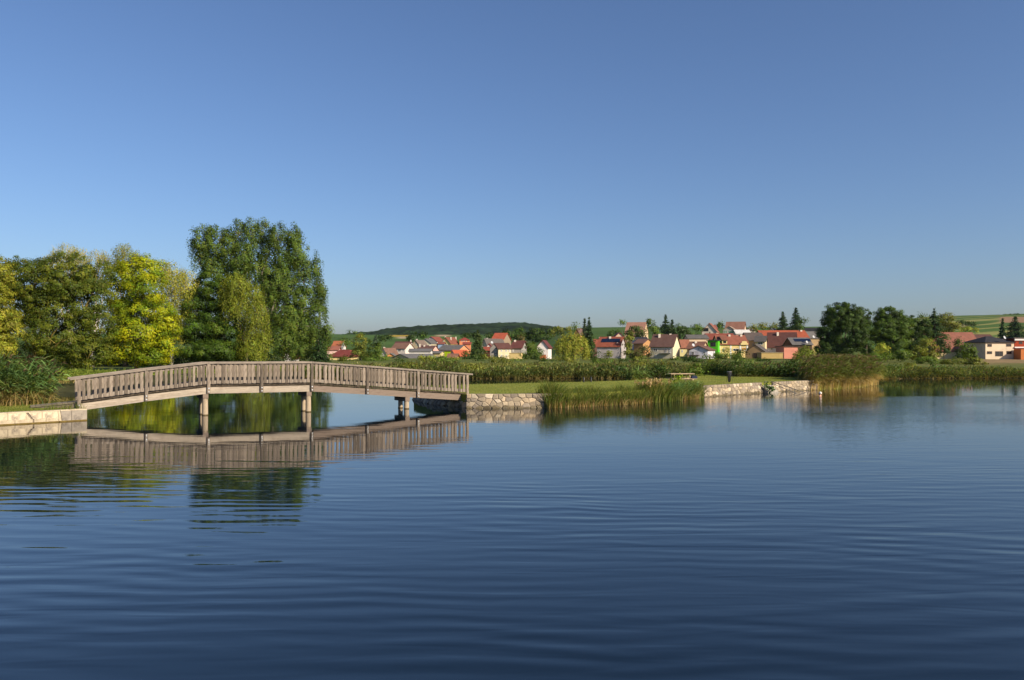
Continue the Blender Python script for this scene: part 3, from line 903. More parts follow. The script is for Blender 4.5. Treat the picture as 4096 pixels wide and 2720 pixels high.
GREENS = [(0.08, 0.14, 0.035), (0.11, 0.17, 0.045), (0.065, 0.115, 0.035), (0.15, 0.18, 0.04)]
STRAW = [(0.36, 0.25, 0.09), (0.42, 0.30, 0.12), (0.27, 0.20, 0.07), (0.22, 0.19, 0.05)]
PLUME = [(0.17, 0.11, 0.065), (0.21, 0.14, 0.085), (0.13, 0.085, 0.055)]
def reeds(bl, x, y, z, h, g=rng, leafn=7, leafl=0.5, leafw=0.035, stemw=0.016, wind=(0.8, 0.15), lean=0.18, green=GREENS, straw=STRAW, dry=0.4, plume=0.5, plume_s=0.28, plume_c=PLUME):
    """common reed: stem, alternate leaves swept by the wind, brown plume"""
    n = len(x)
    tone = (0.72 + 0.56 * vnoise(x / 1.7, y / 1.7, 77))[:, None]          # clumps differ in colour
    h = np.broadcast_to(h, (n,)) * g.uniform(0.78, 1.12, n)
    wx = (wind[0] + g.normal(size=n) * 0.5) * lean; wy = (wind[1] + g.normal(size=n) * 0.5) * lean
    def pt(t): return np.stack([x[:, None] + wx[:, None] * h[:, None] * t ** 2, y[:, None] + wy[:, None] * h[:, None] * t ** 2, z[:, None] + h[:, None] * t * (1 - 0.12 * t * np.hypot(wx, wy)[:, None])], -1)
    t = np.broadcast_to(np.linspace(0, 1, 4)[None], (n, 4))
    sc = np.array(straw)[g.integers(0, len(straw), n)]; gc = np.array(green)[g.integers(0, len(green), n)]
    C = np.stack([sc, sc * 0.6 + gc * 0.4, gc], 1) if dry > 0 else np.repeat(gc[:, None], 3, 1)
    C = C * (1 + 0.15 * g.normal(size=(n, 1, 1))) * tone[:, None]
    bl.add(*strips(pt(t), 3, np.full(n, stemw), C, g))
    for k in range(leafn):
        tt = dry * 0.7 + (1 - dry * 0.7) * (k + g.uniform(0.1, 0.9, n)) / leafn
        b = pt(tt[:, None])[:, 0]
        an = g.uniform(0, 2 * math.pi, n)
        d = np.stack([np.cos(an) * 0.6 + wind[0], np.sin(an) * 0.6 + wind[1], g.uniform(0.35, 1.1, n)], -1); d = unit(d)
        ll = leafl * g.uniform(0.6, 1.25, n)
        s = np.array([0, 0.5, 1.0])[None, :, None]
        P = b[:, None] + d[:, None] * (ll[:, None, None] * s) - np.array([0, 0, 1.0]) * (s ** 2 * ll[:, None, None] * g.uniform(0.2, 0.85, (n, 1, 1)))
        f = np.clip((tt - dry * 0.7) / 0.35, 0, 1)[:, None]
        c = (np.array(green)[g.integers(0, len(green), n)] * f + np.array(straw)[g.integers(0, len(straw), n)] * (1 - f)) * (1 + 0.2 * g.normal(size=(n, 1))) * tone
        bl.add(*strips(P, 2, leafw * g.uniform(0.7, 1.3, n), np.repeat(c[:, None], 2, 1), g))
    if plume > 0:
        m = g.random(n) < plume
        b = pt(np.ones((n, 1)))[m][:, 0]; q = m.sum()
        for k in range(5):
            d = unit(np.stack([wind[0] * 0.9 + g.normal(size=q) * 0.35, wind[1] + g.normal(size=q) * 0.35, g.uniform(0.2, 1.1, q)], -1))
            ll = plume_s * g.uniform(0.6, 1.2, q)
            s = np.array([-0.3, 0.35, 1.0])[None, :, None]
            P = b[:, None] + d[:, None] * ll[:, None, None] * s - np.array([0, 0, 1.0]) * (s.clip(0) ** 2 * ll[:, None, None] * 0.4)
            c = np.array(plume_c)[g.integers(0, len(plume_c), q)] * (1 + 0.2 * g.normal(size=(q, 1)))
            bl.add(*strips(P, 2, np.full(q, plume_s * 0.28), np.repeat(c[:, None], 2, 1), g))

def scatter(poly, n, g):
    a = np.array(poly); lo, hi = a.min(0), a.max(0)
    out = np.zeros((0, 2))
    while len(out) < n:
        p = lo + (hi - lo) * g.random((n * 2, 2))
        out = np.concatenate([out, p[poly_sd(p[:, 0], p[:, 1], poly) < 0]])
    return out[:n]

def stuff(o, label, cat): return tag(o, label, cat, kind='stuff')
# ------------------------------------------------------------------ vegetation placed in the scene
g = np.random.default_rng(42)
# tall reed clump on the left bank
bl = Blades()
p = scatter([(-31, 33.6), (-25.5, 34.9), (-22.9, 36.5), (-22.3, 37.9), (-23.2, 39.2), (-25, 40.6), (-31, 41.5)], 1500, g)
hh = 2.2 - 0.7 * sstep(-23.6, -22.2, p[:, 0])
reeds(bl, p[:, 0], p[:, 1], np.full(len(p), 0.45), hh, g, leafn=7, leafl=0.7, leafw=0.07, wind=(0.9, -0.1), lean=0.26, dry=0.2, plume=0.22, plume_s=0.28, green=[(0.13, 0.234, 0.072), (0.169, 0.273, 0.078), (0.104, 0.182, 0.058), (0.221, 0.286, 0.065)])
q = scatter([(-29, 33.6), (-25, 34.8), (-22.6, 36.2), (-22.2, 37.6), (-23, 38.4), (-29, 37)], 700, g)
grass_blades(bl, q[:, 0], q[:, 1], np.full(len(q), 0.45), 0.85, 0.03, 0.6, STRAW[:3] + GREENS[:1], g)
stuff(bl.build('reed_bed'), 'dense green reeds with brown plumes on the left bank beside the bridge', 'reeds')

# grass on the left bank
bl = Blades()
p = scatter(QUAY[:5] + [(-30, 42), (-30, 23.2), (-20.95, 32.25)], 9000, g)
d = poly_sd(p[:, 0], p[:, 1], QUAY)
hh = np.where(d > -0.5, 0.16, 0.07) + 0.16 * ((p[:, 0] > -20.4) & (p[:, 1] > 33.4))
grass_blades(bl, p[:, 0], p[:, 1], np.full(len(p), QUAY_Z - 0.01), hh, 0.022, 0.5, [(0.12, 0.16, 0.02), (0.16, 0.18, 0.03), (0.09, 0.13, 0.02)], g, seg=2)
stuff(bl.build('bank_grass'), 'short bright grass along the top of the quay wall', 'grass')

# grass on the island
bl = Blades()
p = scatter(ISLAND, 30000, g)
d = poly_sd(p[:, 0], p[:, 1], ISLAND)
hh = 0.05 + np.where(d > -0.45, 0.09, 0) * g.random(len(p))
lc = [(0.18, 0.24, 0.03), (0.25, 0.27, 0.05), (0.30, 0.28, 0.07), (0.15, 0.21, 0.03)]
grass_blades(bl, p[:, 0], p[:, 1], np.full(len(p), ISLAND_Z - 0.01), hh, 0.03, 0.6, lc, g, seg=2)
stuff(bl.build('island_grass'), 'short mown grass covering the island lawn', 'grass')

# sedges and reeds along the front of the island
bl = Blades()
shore = [(1.85, 41.6), (4.3, 42.9), (6.2, 44.1), (8.2, 45.7), (9.9, 47.2), (11.2, 48.8), (12.4, 50.6)]
Ls, fs_ = path_map(shore)
def along_shore(n, w0, w1):
    u = g.random(n) * Ls; o = g.uniform(w0, w1, n)
    P = np.array([[*(fs_(a)[0]), *(fs_(a)[1])] for a in u])
    return u, P[:, 0] + P[:, 2] * o, P[:, 1] + P[:, 3] * o
u, x, y = along_shore(9500, -1.25, 0.10)
cl = vnoise(u * 1.4, u * 0 + 3.3, 4)
hh = (0.98 + 0.35 * (1 - sstep(0.3, 1.6, u)) + 0.30 * sstep(6.5, 8.5, u) - 0.15 * sstep(9.5, 10.5, u)) * (0.7 + 0.6 * cl)
inl = poly_sd(x, y, ISLAND) < 0
zz = np.where(inl, 0.35, -0.05)
SED = [(0.115, 0.165, 0.027), (0.15, 0.195, 0.035), (0.20, 0.215, 0.045), (0.085, 0.13, 0.026), (0.25, 0.225, 0.06)]
grass_blades(bl, x, y, zz, np.where(inl, hh * 0.75, hh), 0.042, 0.5, SED, g, seg=4)
u, x, y = along_shore(2200, -0.3, 0.15)
k = vnoise(u * 0.9, u * 0 + 8.1, 4) > 0.35
grass_blades(bl, x[k], y[k], np.full(k.sum(), -0.05), 0.5, 0.04, 0.5, [(0.40, 0.28, 0.11), (0.34, 0.24, 0.09), (0.28, 0.22, 0.08)], g)
u, x, y = along_shore(520, -1.3, -0.1); k = (u > 7.4) & (u < 9.3)
reeds(bl, x[k], y[k], np.full(k.sum(), 0.25), 1.0, g, leafn=5, leafl=0.3, wind=(0.5, 0), dry=0.5, plume=0.8, plume_s=0.26, plume_c=[(0.62, 0.46, 0.24), (0.55, 0.4, 0.2)], green=[(0.26, 0.273, 0.058), (0.39, 0.325, 0.104)])
u, x, y = along_shore(1600, -1.0, 0.0); k = (u > 9.4)
reeds(bl, x[k], y[k], np.full(k.sum(), 0.0), 0.95, g, leafn=7, leafl=0.4, leafw=0.04, wind=(0.4, 0), dry=0.1, plume=0, green=[(0.117, 0.208, 0.065), (0.156, 0.247, 0.065)])
stuff(bl.build('sedge_bed'), 'green and straw coloured sedges lining the front of the island', 'sedges')

# tall reeds at the right end of the island
bl = Blades()
p = scatter([(22.9, 60.0), (26.2, 61.7), (29.3, 64.6), (31.6, 67.3), (32.6, 71.5), (30, 74), (24.5, 66), (22.4, 62)], 3000, g)
fr = sstep(0.0, 2.0, -poly_sd(p[:, 0], p[:, 1], [(22.4, 59.6), (26.3, 61.3), (32.2, 66.8), (34, 80), (20, 80)]))
hh = 1.55 + 0.7 * fr - 0.55 * sstep(30.4, 32.5, p[:, 0])
reeds(bl, p[:, 0], p[:, 1], np.full(len(p), -0.05) + 0.3 * fr, hh, g, leafn=8, leafl=0.62, leafw=0.055, stemw=0.03, wind=(0.9, -0.2), lean=0.30, dry=0.55, plume=0.26, plume_s=0.3, plume_c=[(0.24, 0.15, 0.085), (0.19, 0.12, 0.07), (0.28, 0.19, 0.11)],
      green=[(0.15, 0.19, 0.04), (0.20, 0.22, 0.05), (0.11, 0.15, 0.035)], straw=[(0.58, 0.42, 0.17), (0.5, 0.35, 0.13), (0.64, 0.48, 0.22)])
stuff(bl.build('tall_reed_bed'), 'tall golden based reeds with brown plumes right of the bathing steps', 'reeds')

# reeds behind the lawn and along the far channel bank
def far_reeds(name, label, poly, n, h, seed, **kw):
    gg = np.random.default_rng(seed); b = Blades()
    p = scatter(poly, n, gg)
    k = 0.65 * vnoise(p[:, 0] / 4.2, p[:, 1] / 4.2, seed) + 0.35 * vnoise(p[:, 0] / 1.5, p[:, 1] / 1.5, seed + 3)
    gap = vnoise(p[:, 0] / 4.5, p[:, 1] / 9, seed + 40) > (0.27 if seed != 8 else -1)          # bare gaps between the stands
    p, k = p[gap], k[gap]
    z = np.where(p[:, 1] < 78, 0.6, np.clip(-0.05 + (p[:, 1] - 85) * 0.1, -0.05, 0.5))
    reeds(b, p[:, 0], p[:, 1], z, h * (0.38 + 1.1 * k), gg, **kw)
    stuff(b.build(name), label, 'reeds')
far_reeds('reed_belt', 'dark green reed belt behind the picnic lawn', [(9.5, 62.5), (14, 66.8), (17, 69), (22.5, 69.5), (26, 66.5), (30, 72), (30, 79), (18, 79), (12.5, 70), (9, 64.5)], 5600, 1.25, 5,
          leafn=9, leafl=0.6, leafw=0.085, stemw=0.014, wind=(0.7, -0.1), lean=0.25, dry=0.0, plume=0.16, plume_s=0.26, green=[(0.098, 0.166, 0.043), (0.146, 0.215, 0.055), (0.078, 0.127, 0.039), (0.195, 0.225, 0.058)])
far_reeds('reed_fringe', 'reeds and rushes fringing the far bank of the channel behind the island', [(-23, 84.6), (-14, 85.2), (-4, 83.8), (6, 85.1), (13.5, 84), (17, 79), (22, 84), (20, 90), (6, 91), (-24, 90.5)], 6500, 1.15, 6,
          leafn=8, leafl=0.55, leafw=0.1, stemw=0.016, wind=(0.4, -0.1), lean=0.25, dry=0.0, plume=0.14, plume_s=0.26, green=[(0.137, 0.176, 0.049), (0.195, 0.225, 0.058), (0.098, 0.146, 0.043), (0.254, 0.244, 0.069)])
far_reeds('meadow_reeds', 'rough olive meadow growth between the channel and the village', [(-26, 90), (18, 90), (48, 98), (56, 128), (-38, 128)], 8000, 0.5, 7,
          leafn=5, leafl=0.6, leafw=0.13, stemw=0.02, wind=(0.3, -0.1), lean=0.3, dry=0.0, plume=0.1, plume_s=0.3, green=[(0.176, 0.205, 0.055), (0.234, 0.244, 0.058), (0.137, 0.166, 0.049), (0.293, 0.273, 0.078)])
far_reeds('shore_grass', 'rank dark grass overhanging the far right shore', [(33, 79.5), (42, 84.3), (56, 85.6), (80, 87.6), (100, 89.5), (100, 92), (80, 90.5), (55, 88.8), (41, 87.8), (31, 84)], 5600, 0.85, 8,
          leafn=6, leafl=0.55, leafw=0.085, stemw=0.014, wind=(0.3, -0.5), lean=0.35, dry=0.0, plume=0.05, green=[(0.117, 0.166, 0.043), (0.166, 0.205, 0.049), (0.234, 0.215, 0.058), (0.078, 0.117, 0.039)])
far_reeds('left_shore_grass', 'long bright grass on the shore under the left trees', [(-37, 55.6), (-32, 58.6), (-31.8, 62), (-35, 72), (-34, 86), (-24, 92), (-20, 87), (-20, 92), (-24, 97), (-38, 90), (-40, 70), (-38, 60)], 3000, 0.75, 9,
          leafn=4, leafl=0.4, leafw=0.08, stemw=0.03, dry=0.05, plume=0, green=[(0.234, 0.312, 0.039), (0.293, 0.332, 0.058), (0.176, 0.254, 0.039)])

# ---- big trees on the left shore
def ltree(*a, **k): tree(*a, shrink=0.05, **k)
ltree('willow_tree', 'ochre yellow willow cut off by the left picture edge', 78, [(-60, 1130, 110, 120), (-20, 1250, 90, 90), (20, 1310, 70, 75), (-50, 1370, 90, 70), (15, 1400, 45, 40)],
     [(0.165, 0.152, 0.02), (0.135, 0.13, 0.017), (0.19, 0.168, 0.023)], 'broad', trunk=-60, leaf=0.17, cover=1.5, clump=0.6)
ltree('willow_tree', 'large olive green willow with several pale forked stems behind the left reeds', 86, [(150, 1130, 120, 95), (60, 1110, 80, 90), (270, 1110, 110, 100), (90, 1230, 90, 90), (210, 1240, 120, 90), (340, 1200, 100, 110), (380, 1120, 70, 80),
     (400, 1300, 60, 90), (250, 1350, 130, 80), (350, 1410, 100, 62), (270, 1440, 70, 34), (210, 1400, 50, 40), (15, 1300, 50, 50)],
     [(0.072, 0.08, 0.011), (0.058, 0.07, 0.011), (0.088, 0.09, 0.012), (0.046, 0.058, 0.010)], 'broad', trunk=118, leaf=0.17, cover=1.5, clump=0.7, bark=BARK_MOSS, fork=0.10, rad=0.3)
ltree('birch_tree', 'tall thin yellowing birch top above the olive willow', 118, [(255, 1020, 70, 55), (310, 1040, 50, 60), (200, 1050, 50, 40), (290, 1120, 70, 70)],
     [(0.22, 0.18, 0.045), (0.26, 0.21, 0.05), (0.17, 0.15, 0.035)], 'weep', trunk=280, leaf=0.2, cover=0.9, hang=2.2, bark=BARK_BIRCH)
ltree('birch_tree', 'second sparse birch crown with a bare white stem beside the taller one', 118, [(385, 1035, 45, 45), (420, 1060, 40, 50), (400, 1110, 50, 50)],
     [(0.21, 0.17, 0.045), (0.25, 0.2, 0.05), (0.17, 0.15, 0.035)], 'weep', trunk=370, leaf=0.2, cover=0.9, hang=2.0, bark=BARK_BIRCH, rad=0.3)
ltree('birch_tree', 'darker drooping birch crown above the bright yellow green maple', 116, [(490, 1010, 45, 45), (520, 1050, 50, 50), (470, 1060, 40, 50), (545, 1035, 25, 40)],
     [(0.10, 0.105, 0.02), (0.14, 0.13, 0.025), (0.18, 0.15, 0.03)], 'weep', trunk=500, leaf=0.2, cover=1.1, hang=2.0)
ltree('maple_tree', 'bright yellow green maple in full sun behind the left bridge ramp', 98, [(560, 1080, 80, 60), (490, 1120, 70, 60), (600, 1160, 80, 70), (500, 1200, 80, 70), (570, 1250, 100, 70), (650, 1270, 60, 80), (480, 1300, 60, 60), (480, 1260, 50, 60),
     (560, 1340, 110, 60), (650, 1370, 60, 55), (500, 1390, 80, 55), (460, 1420, 50, 40), (600, 1425, 80, 36), (680, 1300, 40, 60)],
     [(0.175, 0.175, 0.007), (0.13, 0.145, 0.008), (0.085, 0.112, 0.009), (0.215, 0.20, 0.007)], 'broad', trunk=545, leaf=0.22, cover=1.6, clump=0.9, flat=0.7)
ltree('birch_tree', 'weeping golden olive birch with a white trunk behind the bridge', 108, [(680, 1110, 75, 70), (740, 1150, 60, 80), (690, 1220, 80, 90), (760, 1230, 45, 80), (700, 1330, 75, 70), (650, 1080, 40, 45)],
     [(0.20, 0.18, 0.028), (0.17, 0.16, 0.025), (0.23, 0.19, 0.035)], 'weepfill', trunk=687, leaf=0.2, cover=0.8, hang=3.6, bark=BARK_BIRCH, rad=0.26, fork=0.3, lift=1.9)
ltree('linden_tree', 'dense dark green round tree in front of the tall poplar', 108, [(880, 1180, 70, 70), (820, 1150, 60, 60), (870, 1270, 90, 80), (800, 1330, 75, 75), (910, 1340, 90, 80), (860, 1408, 125, 46), (790, 1230, 50, 70)],
     [(0.04, 0.065, 0.010), (0.05, 0.078, 0.011), (0.033, 0.053, 0.009), (0.065, 0.088, 0.012)], 'broad', trunk=860, leaf=0.22, cover=1.9, clump=0.9, flat=0.7)
ltree('willow_tree', 'golden green weeping willow between the dark round tree and the poplar', 106, [(945, 1145, 66, 55), (1000, 1185, 64, 62), (955, 1230, 66, 66), (1030, 1265, 52, 70), (1050, 1345, 36, 75), (1000, 1335, 60, 70), (1010, 1400, 62, 46), (920, 1190, 46, 50)],
     [(0.125, 0.132, 0.018), (0.105, 0.115, 0.016), (0.15, 0.15, 0.021)], 'weepfill', trunk=985, leaf=0.2, cover=1.25, hang=2.6, clump=0.7)
tree('poplar_tree', 'tall broad dark green poplar with pale limbs showing through its crown', 132,
     [(950, 1090, 70, 85), (1105, 1140, 70, 100), (1175, 1295, 70, 90), (815, 965, 52, 62), (800, 1040, 40, 55), (865, 985, 45, 85), (860, 1080, 60, 60), (955, 935, 34, 55), (920, 985, 45, 75), (1005, 955, 36, 75), (965, 1040, 60, 70), (1045, 930, 34, 55), (1060, 1010, 45, 70), (1110, 955, 40, 65),
      (1040, 1090, 55, 60), (1165, 955, 42, 62), (1190, 1020, 50, 75), (1130, 1060, 45, 70), (1215, 1110, 50, 80), (1262, 1075, 24, 60), (1140, 1150, 60, 70), (1070, 1180, 55, 70), (1280, 1160, 34, 70), (1215, 1210, 60, 70),
      (1275, 1260, 40, 60), (1140, 1260, 65, 65), (1080, 1290, 45, 60), (1210, 1320, 65, 70), (1270, 1360, 55, 60), (1310, 1330, 26, 30), (1135, 1370, 75, 55), (1200, 1410, 80, 35)],
     [(0.055, 0.078, 0.016), (0.068, 0.092, 0.018), (0.045, 0.065, 0.015), (0.08, 0.10, 0.018)], 'broad', trunk=1065, leaf=0.25, cover=1.5, clump=0.8, bark=BARK_PALE, shrink=0.15, flat=1.4, hollow=0.35, up=0.1, fork=0.3, rad=0.4)
ltree('spruce_tree', 'dark low spruce at the foot of the poplar above the bridge rail', 128, [(1275, 1402, 42, 52)], [(0.02, 0.035, 0.014), (0.028, 0.045, 0.016)], 'conifer', leaf=0.3)
ltree('hedge_bush', 'undergrowth below the left trees with their shade put into its leaf colour', 122, [(300, 1430, 130, 40), (500, 1440, 120, 35), (700, 1440, 120, 30), (900, 1440, 120, 25), (130, 1420, 80, 45), (0, 1420, 120, 55), (1050, 1440, 90, 25)],
     [(0.014, 0.022, 0.007), (0.02, 0.03, 0.008)], 'broad', leaf=0.3, cover=0.9, cat='bush')  # leaf colours darkened to imitate the shade under the tree crowns

# ---- trees around the village and on the right
DG = [(0.03, 0.048, 0.011), (0.04, 0.06, 0.013), (0.025, 0.04, 0.010)]
MG = [(0.06, 0.085, 0.016), (0.075, 0.10, 0.018), (0.05, 0.07, 0.014)]
OG = [(0.10, 0.10, 0.02), (0.12, 0.115, 0.022), (0.085, 0.09, 0.018)]
YG = [(0.17, 0.17, 0.025), (0.14, 0.15, 0.022), (0.20, 0.185, 0.03)]
CG = [(0.02, 0.036, 0.016), (0.03, 0.048, 0.018)]
VG = 'trees among the village houses'
def bt(label, D, lobes, cols=MG, name='leafy_tree', **k): tree(name, label, D, lobes, cols, k.pop('style', 'broad'), group=VG if k.get('cat', 'tree') == 'tree' else 'bushes and shrubs', **k)
bt('huge dark chestnut tree at the right end of the village', 195, [(3350, 1265, 60, 55), (3410, 1270, 55, 55), (3320, 1330, 45, 60), (3390, 1340, 70, 70), (3350, 1400, 65, 50), (3300, 1400, 40, 40), (3440, 1330, 40, 60)], DG, 'chestnut_tree', cover=2.8, leaf=0.33, shrink=0.1)
bt('dark ragged tree with bare lower stems right of the huge chestnut', 215, [(3455, 1275, 35, 35), (3480, 1320, 28, 45), (3465, 1380, 35, 45)], DG, cover=2.3, leaf=0.35, shrink=0.1)
bt('round dense green tree left of the barn, second large crown from the right', 195, [(3560, 1265, 50, 42), (3540, 1320, 50, 55), (3590, 1310, 50, 55), (3560, 1375, 55, 45), (3615, 1350, 30, 50)], [(0.042, 0.064, 0.012), (0.052, 0.075, 0.013), (0.033, 0.05, 0.011)], cover=2.8, leaf=0.33, shrink=0.1)
bt('dark mixed tree between the round tree and the spruce by the barn', 215, [(3640, 1310, 40, 50), (3660, 1370, 45, 45), (3620, 1290, 25, 35), (3690, 1330, 30, 50)], DG, cover=2.6, leaf=0.35, shrink=0.1)
bt('thin airy tree top sticking out beside the spruce', 230, [(3678, 1262, 24, 14), (3700, 1275, 18, 14)], MG, cover=0.7, trunk=3690)
bt('broad dark spruce rising above the barn roof', 220, [(3740, 1325, 52, 86)], CG, 'spruce_tree', style='conifer')
bt('olive tree leaning out right of the spruce above the barn', 225, [(3785, 1275, 36, 30), (3800, 1310, 35, 45), (3775, 1340, 35, 40)], OG)
bt('dark green bush tree in front of the left half of the barn', 165, [(3775, 1368, 28, 32), (3775, 1410, 34, 30)], [(0.03, 0.05, 0.018), (0.036, 0.06, 0.02)], 'bush', cat='bush')
bt('slim conical bush before the middle of the barn roof', 165, [(3830, 1378, 17, 30), (3830, 1415, 19, 28)], DG, 'bush', cat='bush')
bt('rounded bush before the right half of the barn', 165, [(3870, 1395, 32, 30), (3880, 1420, 40, 25)], MG, 'bush', cat='bush')
bt('wide olive bush mass left of the barn', 160, [(3700, 1390, 45, 42), (3660, 1410, 40, 35), (3720, 1430, 40, 30)], OG, 'bush', cat='bush')
bt('light green bush below the barn on the meadow', 140, [(3710, 1450, 45, 30), (3760, 1462, 40, 22)], MG, 'bush', cat='bush')
bt('spreading low bush along the right meadow', 135, [(3820, 1455, 55, 24), (3880, 1450, 50, 22), (3930, 1462, 35, 18)], OG, 'bush', cat='bush')
bt('dark leafy shrub at the waterline in the middle of the right shore', 92, [(3735, 1478, 42, 26), (3775, 1490, 35, 20)], [(0.05, 0.09, 0.02), (0.06, 0.1, 0.022)], 'bush', cat='bush', leaf=0.25)
bt('small weeping willow below the round trees at the right', 160, [(3525, 1395, 36, 24)], YG, 'willow_tree', style='weepfill', hang=2.4)
bt('grey green bushes behind the tall reeds', 150, [(3600, 1420, 60, 25), (3500, 1430, 60, 20)], MG, 'bush', cat='bush')
bt('rounded light weeping shrub before the pink shed', 150, [(3225, 1408, 48, 26), (3190, 1425, 30, 20)], [(0.12, 0.13, 0.022), (0.10, 0.115, 0.02)], 'willow_tree', style='weepfill', hang=2.0)
bt('spruce on the hilltop at the far right, the shorter of the pair', 360, [(4010, 1320, 16, 42)], CG, 'spruce_tree', style='conifer')
bt('spruce on the hilltop at the far right, the taller of the pair', 360, [(4058, 1313, 40, 46)], CG, 'spruce_tree', style='conifer')
bt('dark tree cut by the right picture edge', 365, [(4100, 1325, 24, 26)], CG)
bt('dark hedge of trees on the vineyard slope', 520, [(3850, 1291, 26, 8), (3890, 1294, 26, 8)], DG, cat='hedge', leaf=0.9)
bt('dark wooded strip on the crest at the far right', 745, [(4010, 1264, 26, 4), (4060, 1262, 34, 5), (4110, 1262, 30, 5)], DG, cat='hedge', leaf=1.1, clump=2.2)
bt('yellow green bush above the barn ridge', 330, [(3865, 1318, 28, 10), (3900, 1322, 16, 8)], YG, 'bush', cat='bush')
bt('big weeping willow in the middle of the village shore', 185, [(2280, 1350, 48, 30), (2245, 1375, 36, 40), (2320, 1370, 40, 45), (2280, 1400, 60, 35), (2345, 1405, 22, 35)], [(0.17, 0.165, 0.028), (0.14, 0.145, 0.024), (0.20, 0.18, 0.03)], 'willow_tree', style='weepfill', hang=3.6, cover=1.2)
bt('pointed blue spruce behind the weeping willow, right one of the two', 250, [(2356, 1330, 20, 56)], CG, 'spruce_tree', style='conifer')
bt('slender grey spruce behind the weeping willow, left one of the two', 255, [(2338, 1330, 14, 54)], [(0.035, 0.05, 0.03), (0.028, 0.042, 0.024)], 'spruce_tree', style='conifer')
bt('dark column of leaves right of the weeping willow', 190, [(2362, 1390, 18, 50), (2375, 1420, 25, 28)], DG)
bt('conical tree on the ridge left of the two spruces', 300, [(2304, 1308, 15, 24)], MG)
bt('tall dark spruce in front of the orange roofs', 215, [(1912, 1385, 36, 62)], [(0.035, 0.05, 0.016), (0.045, 0.058, 0.018)], 'spruce_tree', style='conifer')
bt('round bush tree at the foot of the tall dark spruce', 200, [(1872, 1425, 28, 24), (1895, 1432, 22, 18)], DG)
bt('tree between the grey gabled house and the white gable', 205, [(2120, 1385, 25, 40), (2140, 1415, 35, 35), (2105, 1420, 26, 28)], MG)
bt('thin tree partly covering the white gable', 195, [(2160, 1408, 14, 24), (2150, 1430, 24, 16)], DG, cover=0.8)
bt('rounded clipped bush in front of the cream house wall, left one', 208, [(1998, 1431, 12, 13)], DG, 'bush', cat='bush')
bt('rounded clipped bush in front of the cream house wall, right one', 208, [(2022, 1431, 12, 13)], DG, 'bush', cat='bush')
bt('autumn tinted hedge left of the grey gable', 210, [(1945, 1428, 20, 14)], OG, 'bush', cat='bush')
bt('broad green tree left of the small orange gable', 190, [(1440, 1375, 34, 48), (1425, 1415, 30, 35), (1460, 1420, 32, 32)], OG, rad=0.2, cover=1.5)
bt('bushy tree right of the red hipped roof', 185, [(1495, 1395, 34, 45), (1520, 1425, 36, 28), (1475, 1430, 30, 25)], MG)
bt('small dark conifer before the red hipped house', 175, [(1378, 1437, 16, 18)], DG, 'bush', cat='bush')
bt('dark bush at the left corner of the red hipped house', 178, [(1318, 1432, 12, 24)], MG, 'bush', cat='bush')
bt('light green weeping bush before the long grey shed', 190, [(1685, 1432, 22, 16)], YG, 'bush', style='weepfill', hang=1.5, cat='bush')
bt('green bush tree before the lime green wall', 190, [(1762, 1428, 20, 20), (1750, 1442, 24, 12)], MG, 'bush', cat='bush')
bt('yellow hedge along the grey shed', 200, [(1725, 1432, 24, 8), (1812, 1440, 30, 6)], YG, 'bush', cat='bush')
bt('dome shaped tree before the big pale hillside barn', 300, [(2545, 1315, 26, 20), (2560, 1335, 30, 25), (2520, 1335, 22, 26)], DG)
bt('dark tall shrubs right of the solar roof house', 225, [(2520, 1360, 20, 40), (2510, 1400, 24, 35), (2535, 1420, 30, 20)], OG)
bt('purplish bush left of the brown roofed house', 222, [(2575, 1400, 24, 24), (2590, 1415, 22, 20), (2555, 1418, 22, 16)], [(0.09, 0.07, 0.035), (0.07, 0.07, 0.025)], 'bush', cat='bush')
bt('olive bush before the solar roof house', 205, [(2430, 1415, 24, 18)], OG, 'bush', cat='bush')
bt('green tree right behind the big pale hillside barn', 330, [(2600, 1290, 24, 18), (2615, 1315, 28, 30), (2625, 1340, 30, 26)], MG)
bt('dark pine standing highest above the brown roofed house', 335, [(2661, 1318, 32, 55)], CG, 'spruce_tree', style='conifer')
bt('smaller dark pine beside the highest one', 335, [(2688, 1325, 22, 45)], CG, 'spruce_tree', style='conifer')
bt('dark round trees on the hill left of the white upper house', 330, [(2720, 1320, 26, 28), (2745, 1330, 26, 25), (2700, 1345, 30, 22)], DG)
bt('domed green tree touching the white upper house', 322, [(2785, 1312, 24, 24), (2775, 1340, 28, 16)], [(0.045, 0.07, 0.014), (0.06, 0.085, 0.016)])
bt('treetop between the white upper house and the hilltop barn', 385, [(2880, 1298, 20, 12), (2870, 1310, 16, 12)], MG)
bt('bush before the yellow house', 222, [(2902, 1402, 18, 15)], OG, 'bush', cat='bush')
bt('dark bush before the wooden gate of the yellow house', 222, [(2960, 1412, 28, 12), (2990, 1405, 14, 12)], DG, 'bush', cat='bush')
bt('green hedge slope below the yellow house', 205, [(2880, 1424, 40, 12), (2940, 1428, 40, 10), (2830, 1432, 24, 10)], MG, 'bush', cat='bush')
bt('dark spruce behind the orange roof, left one of the two', 330, [(3133, 1293, 26, 44)], CG, 'spruce_tree', style='conifer')
bt('dark spruce behind the orange roof, taller right one', 330, [(3182, 1286, 32, 54)], CG, 'spruce_tree', style='conifer')
bt('feathery green tree right of the taller spruce', 328, [(3212, 1285, 20, 22), (3200, 1310, 24, 14)], MG)
bt('olive tree group behind the grey roofs', 345, [(3055, 1305, 22, 16), (3085, 1308, 22, 16), (3020, 1312, 22, 12), (3100, 1300, 10, 14)], OG)
bt('dark treetops behind the tan gable roofs', 460, [(1655, 1343, 28, 16), (1690, 1340, 24, 16), (1635, 1355, 22, 10)], DG)
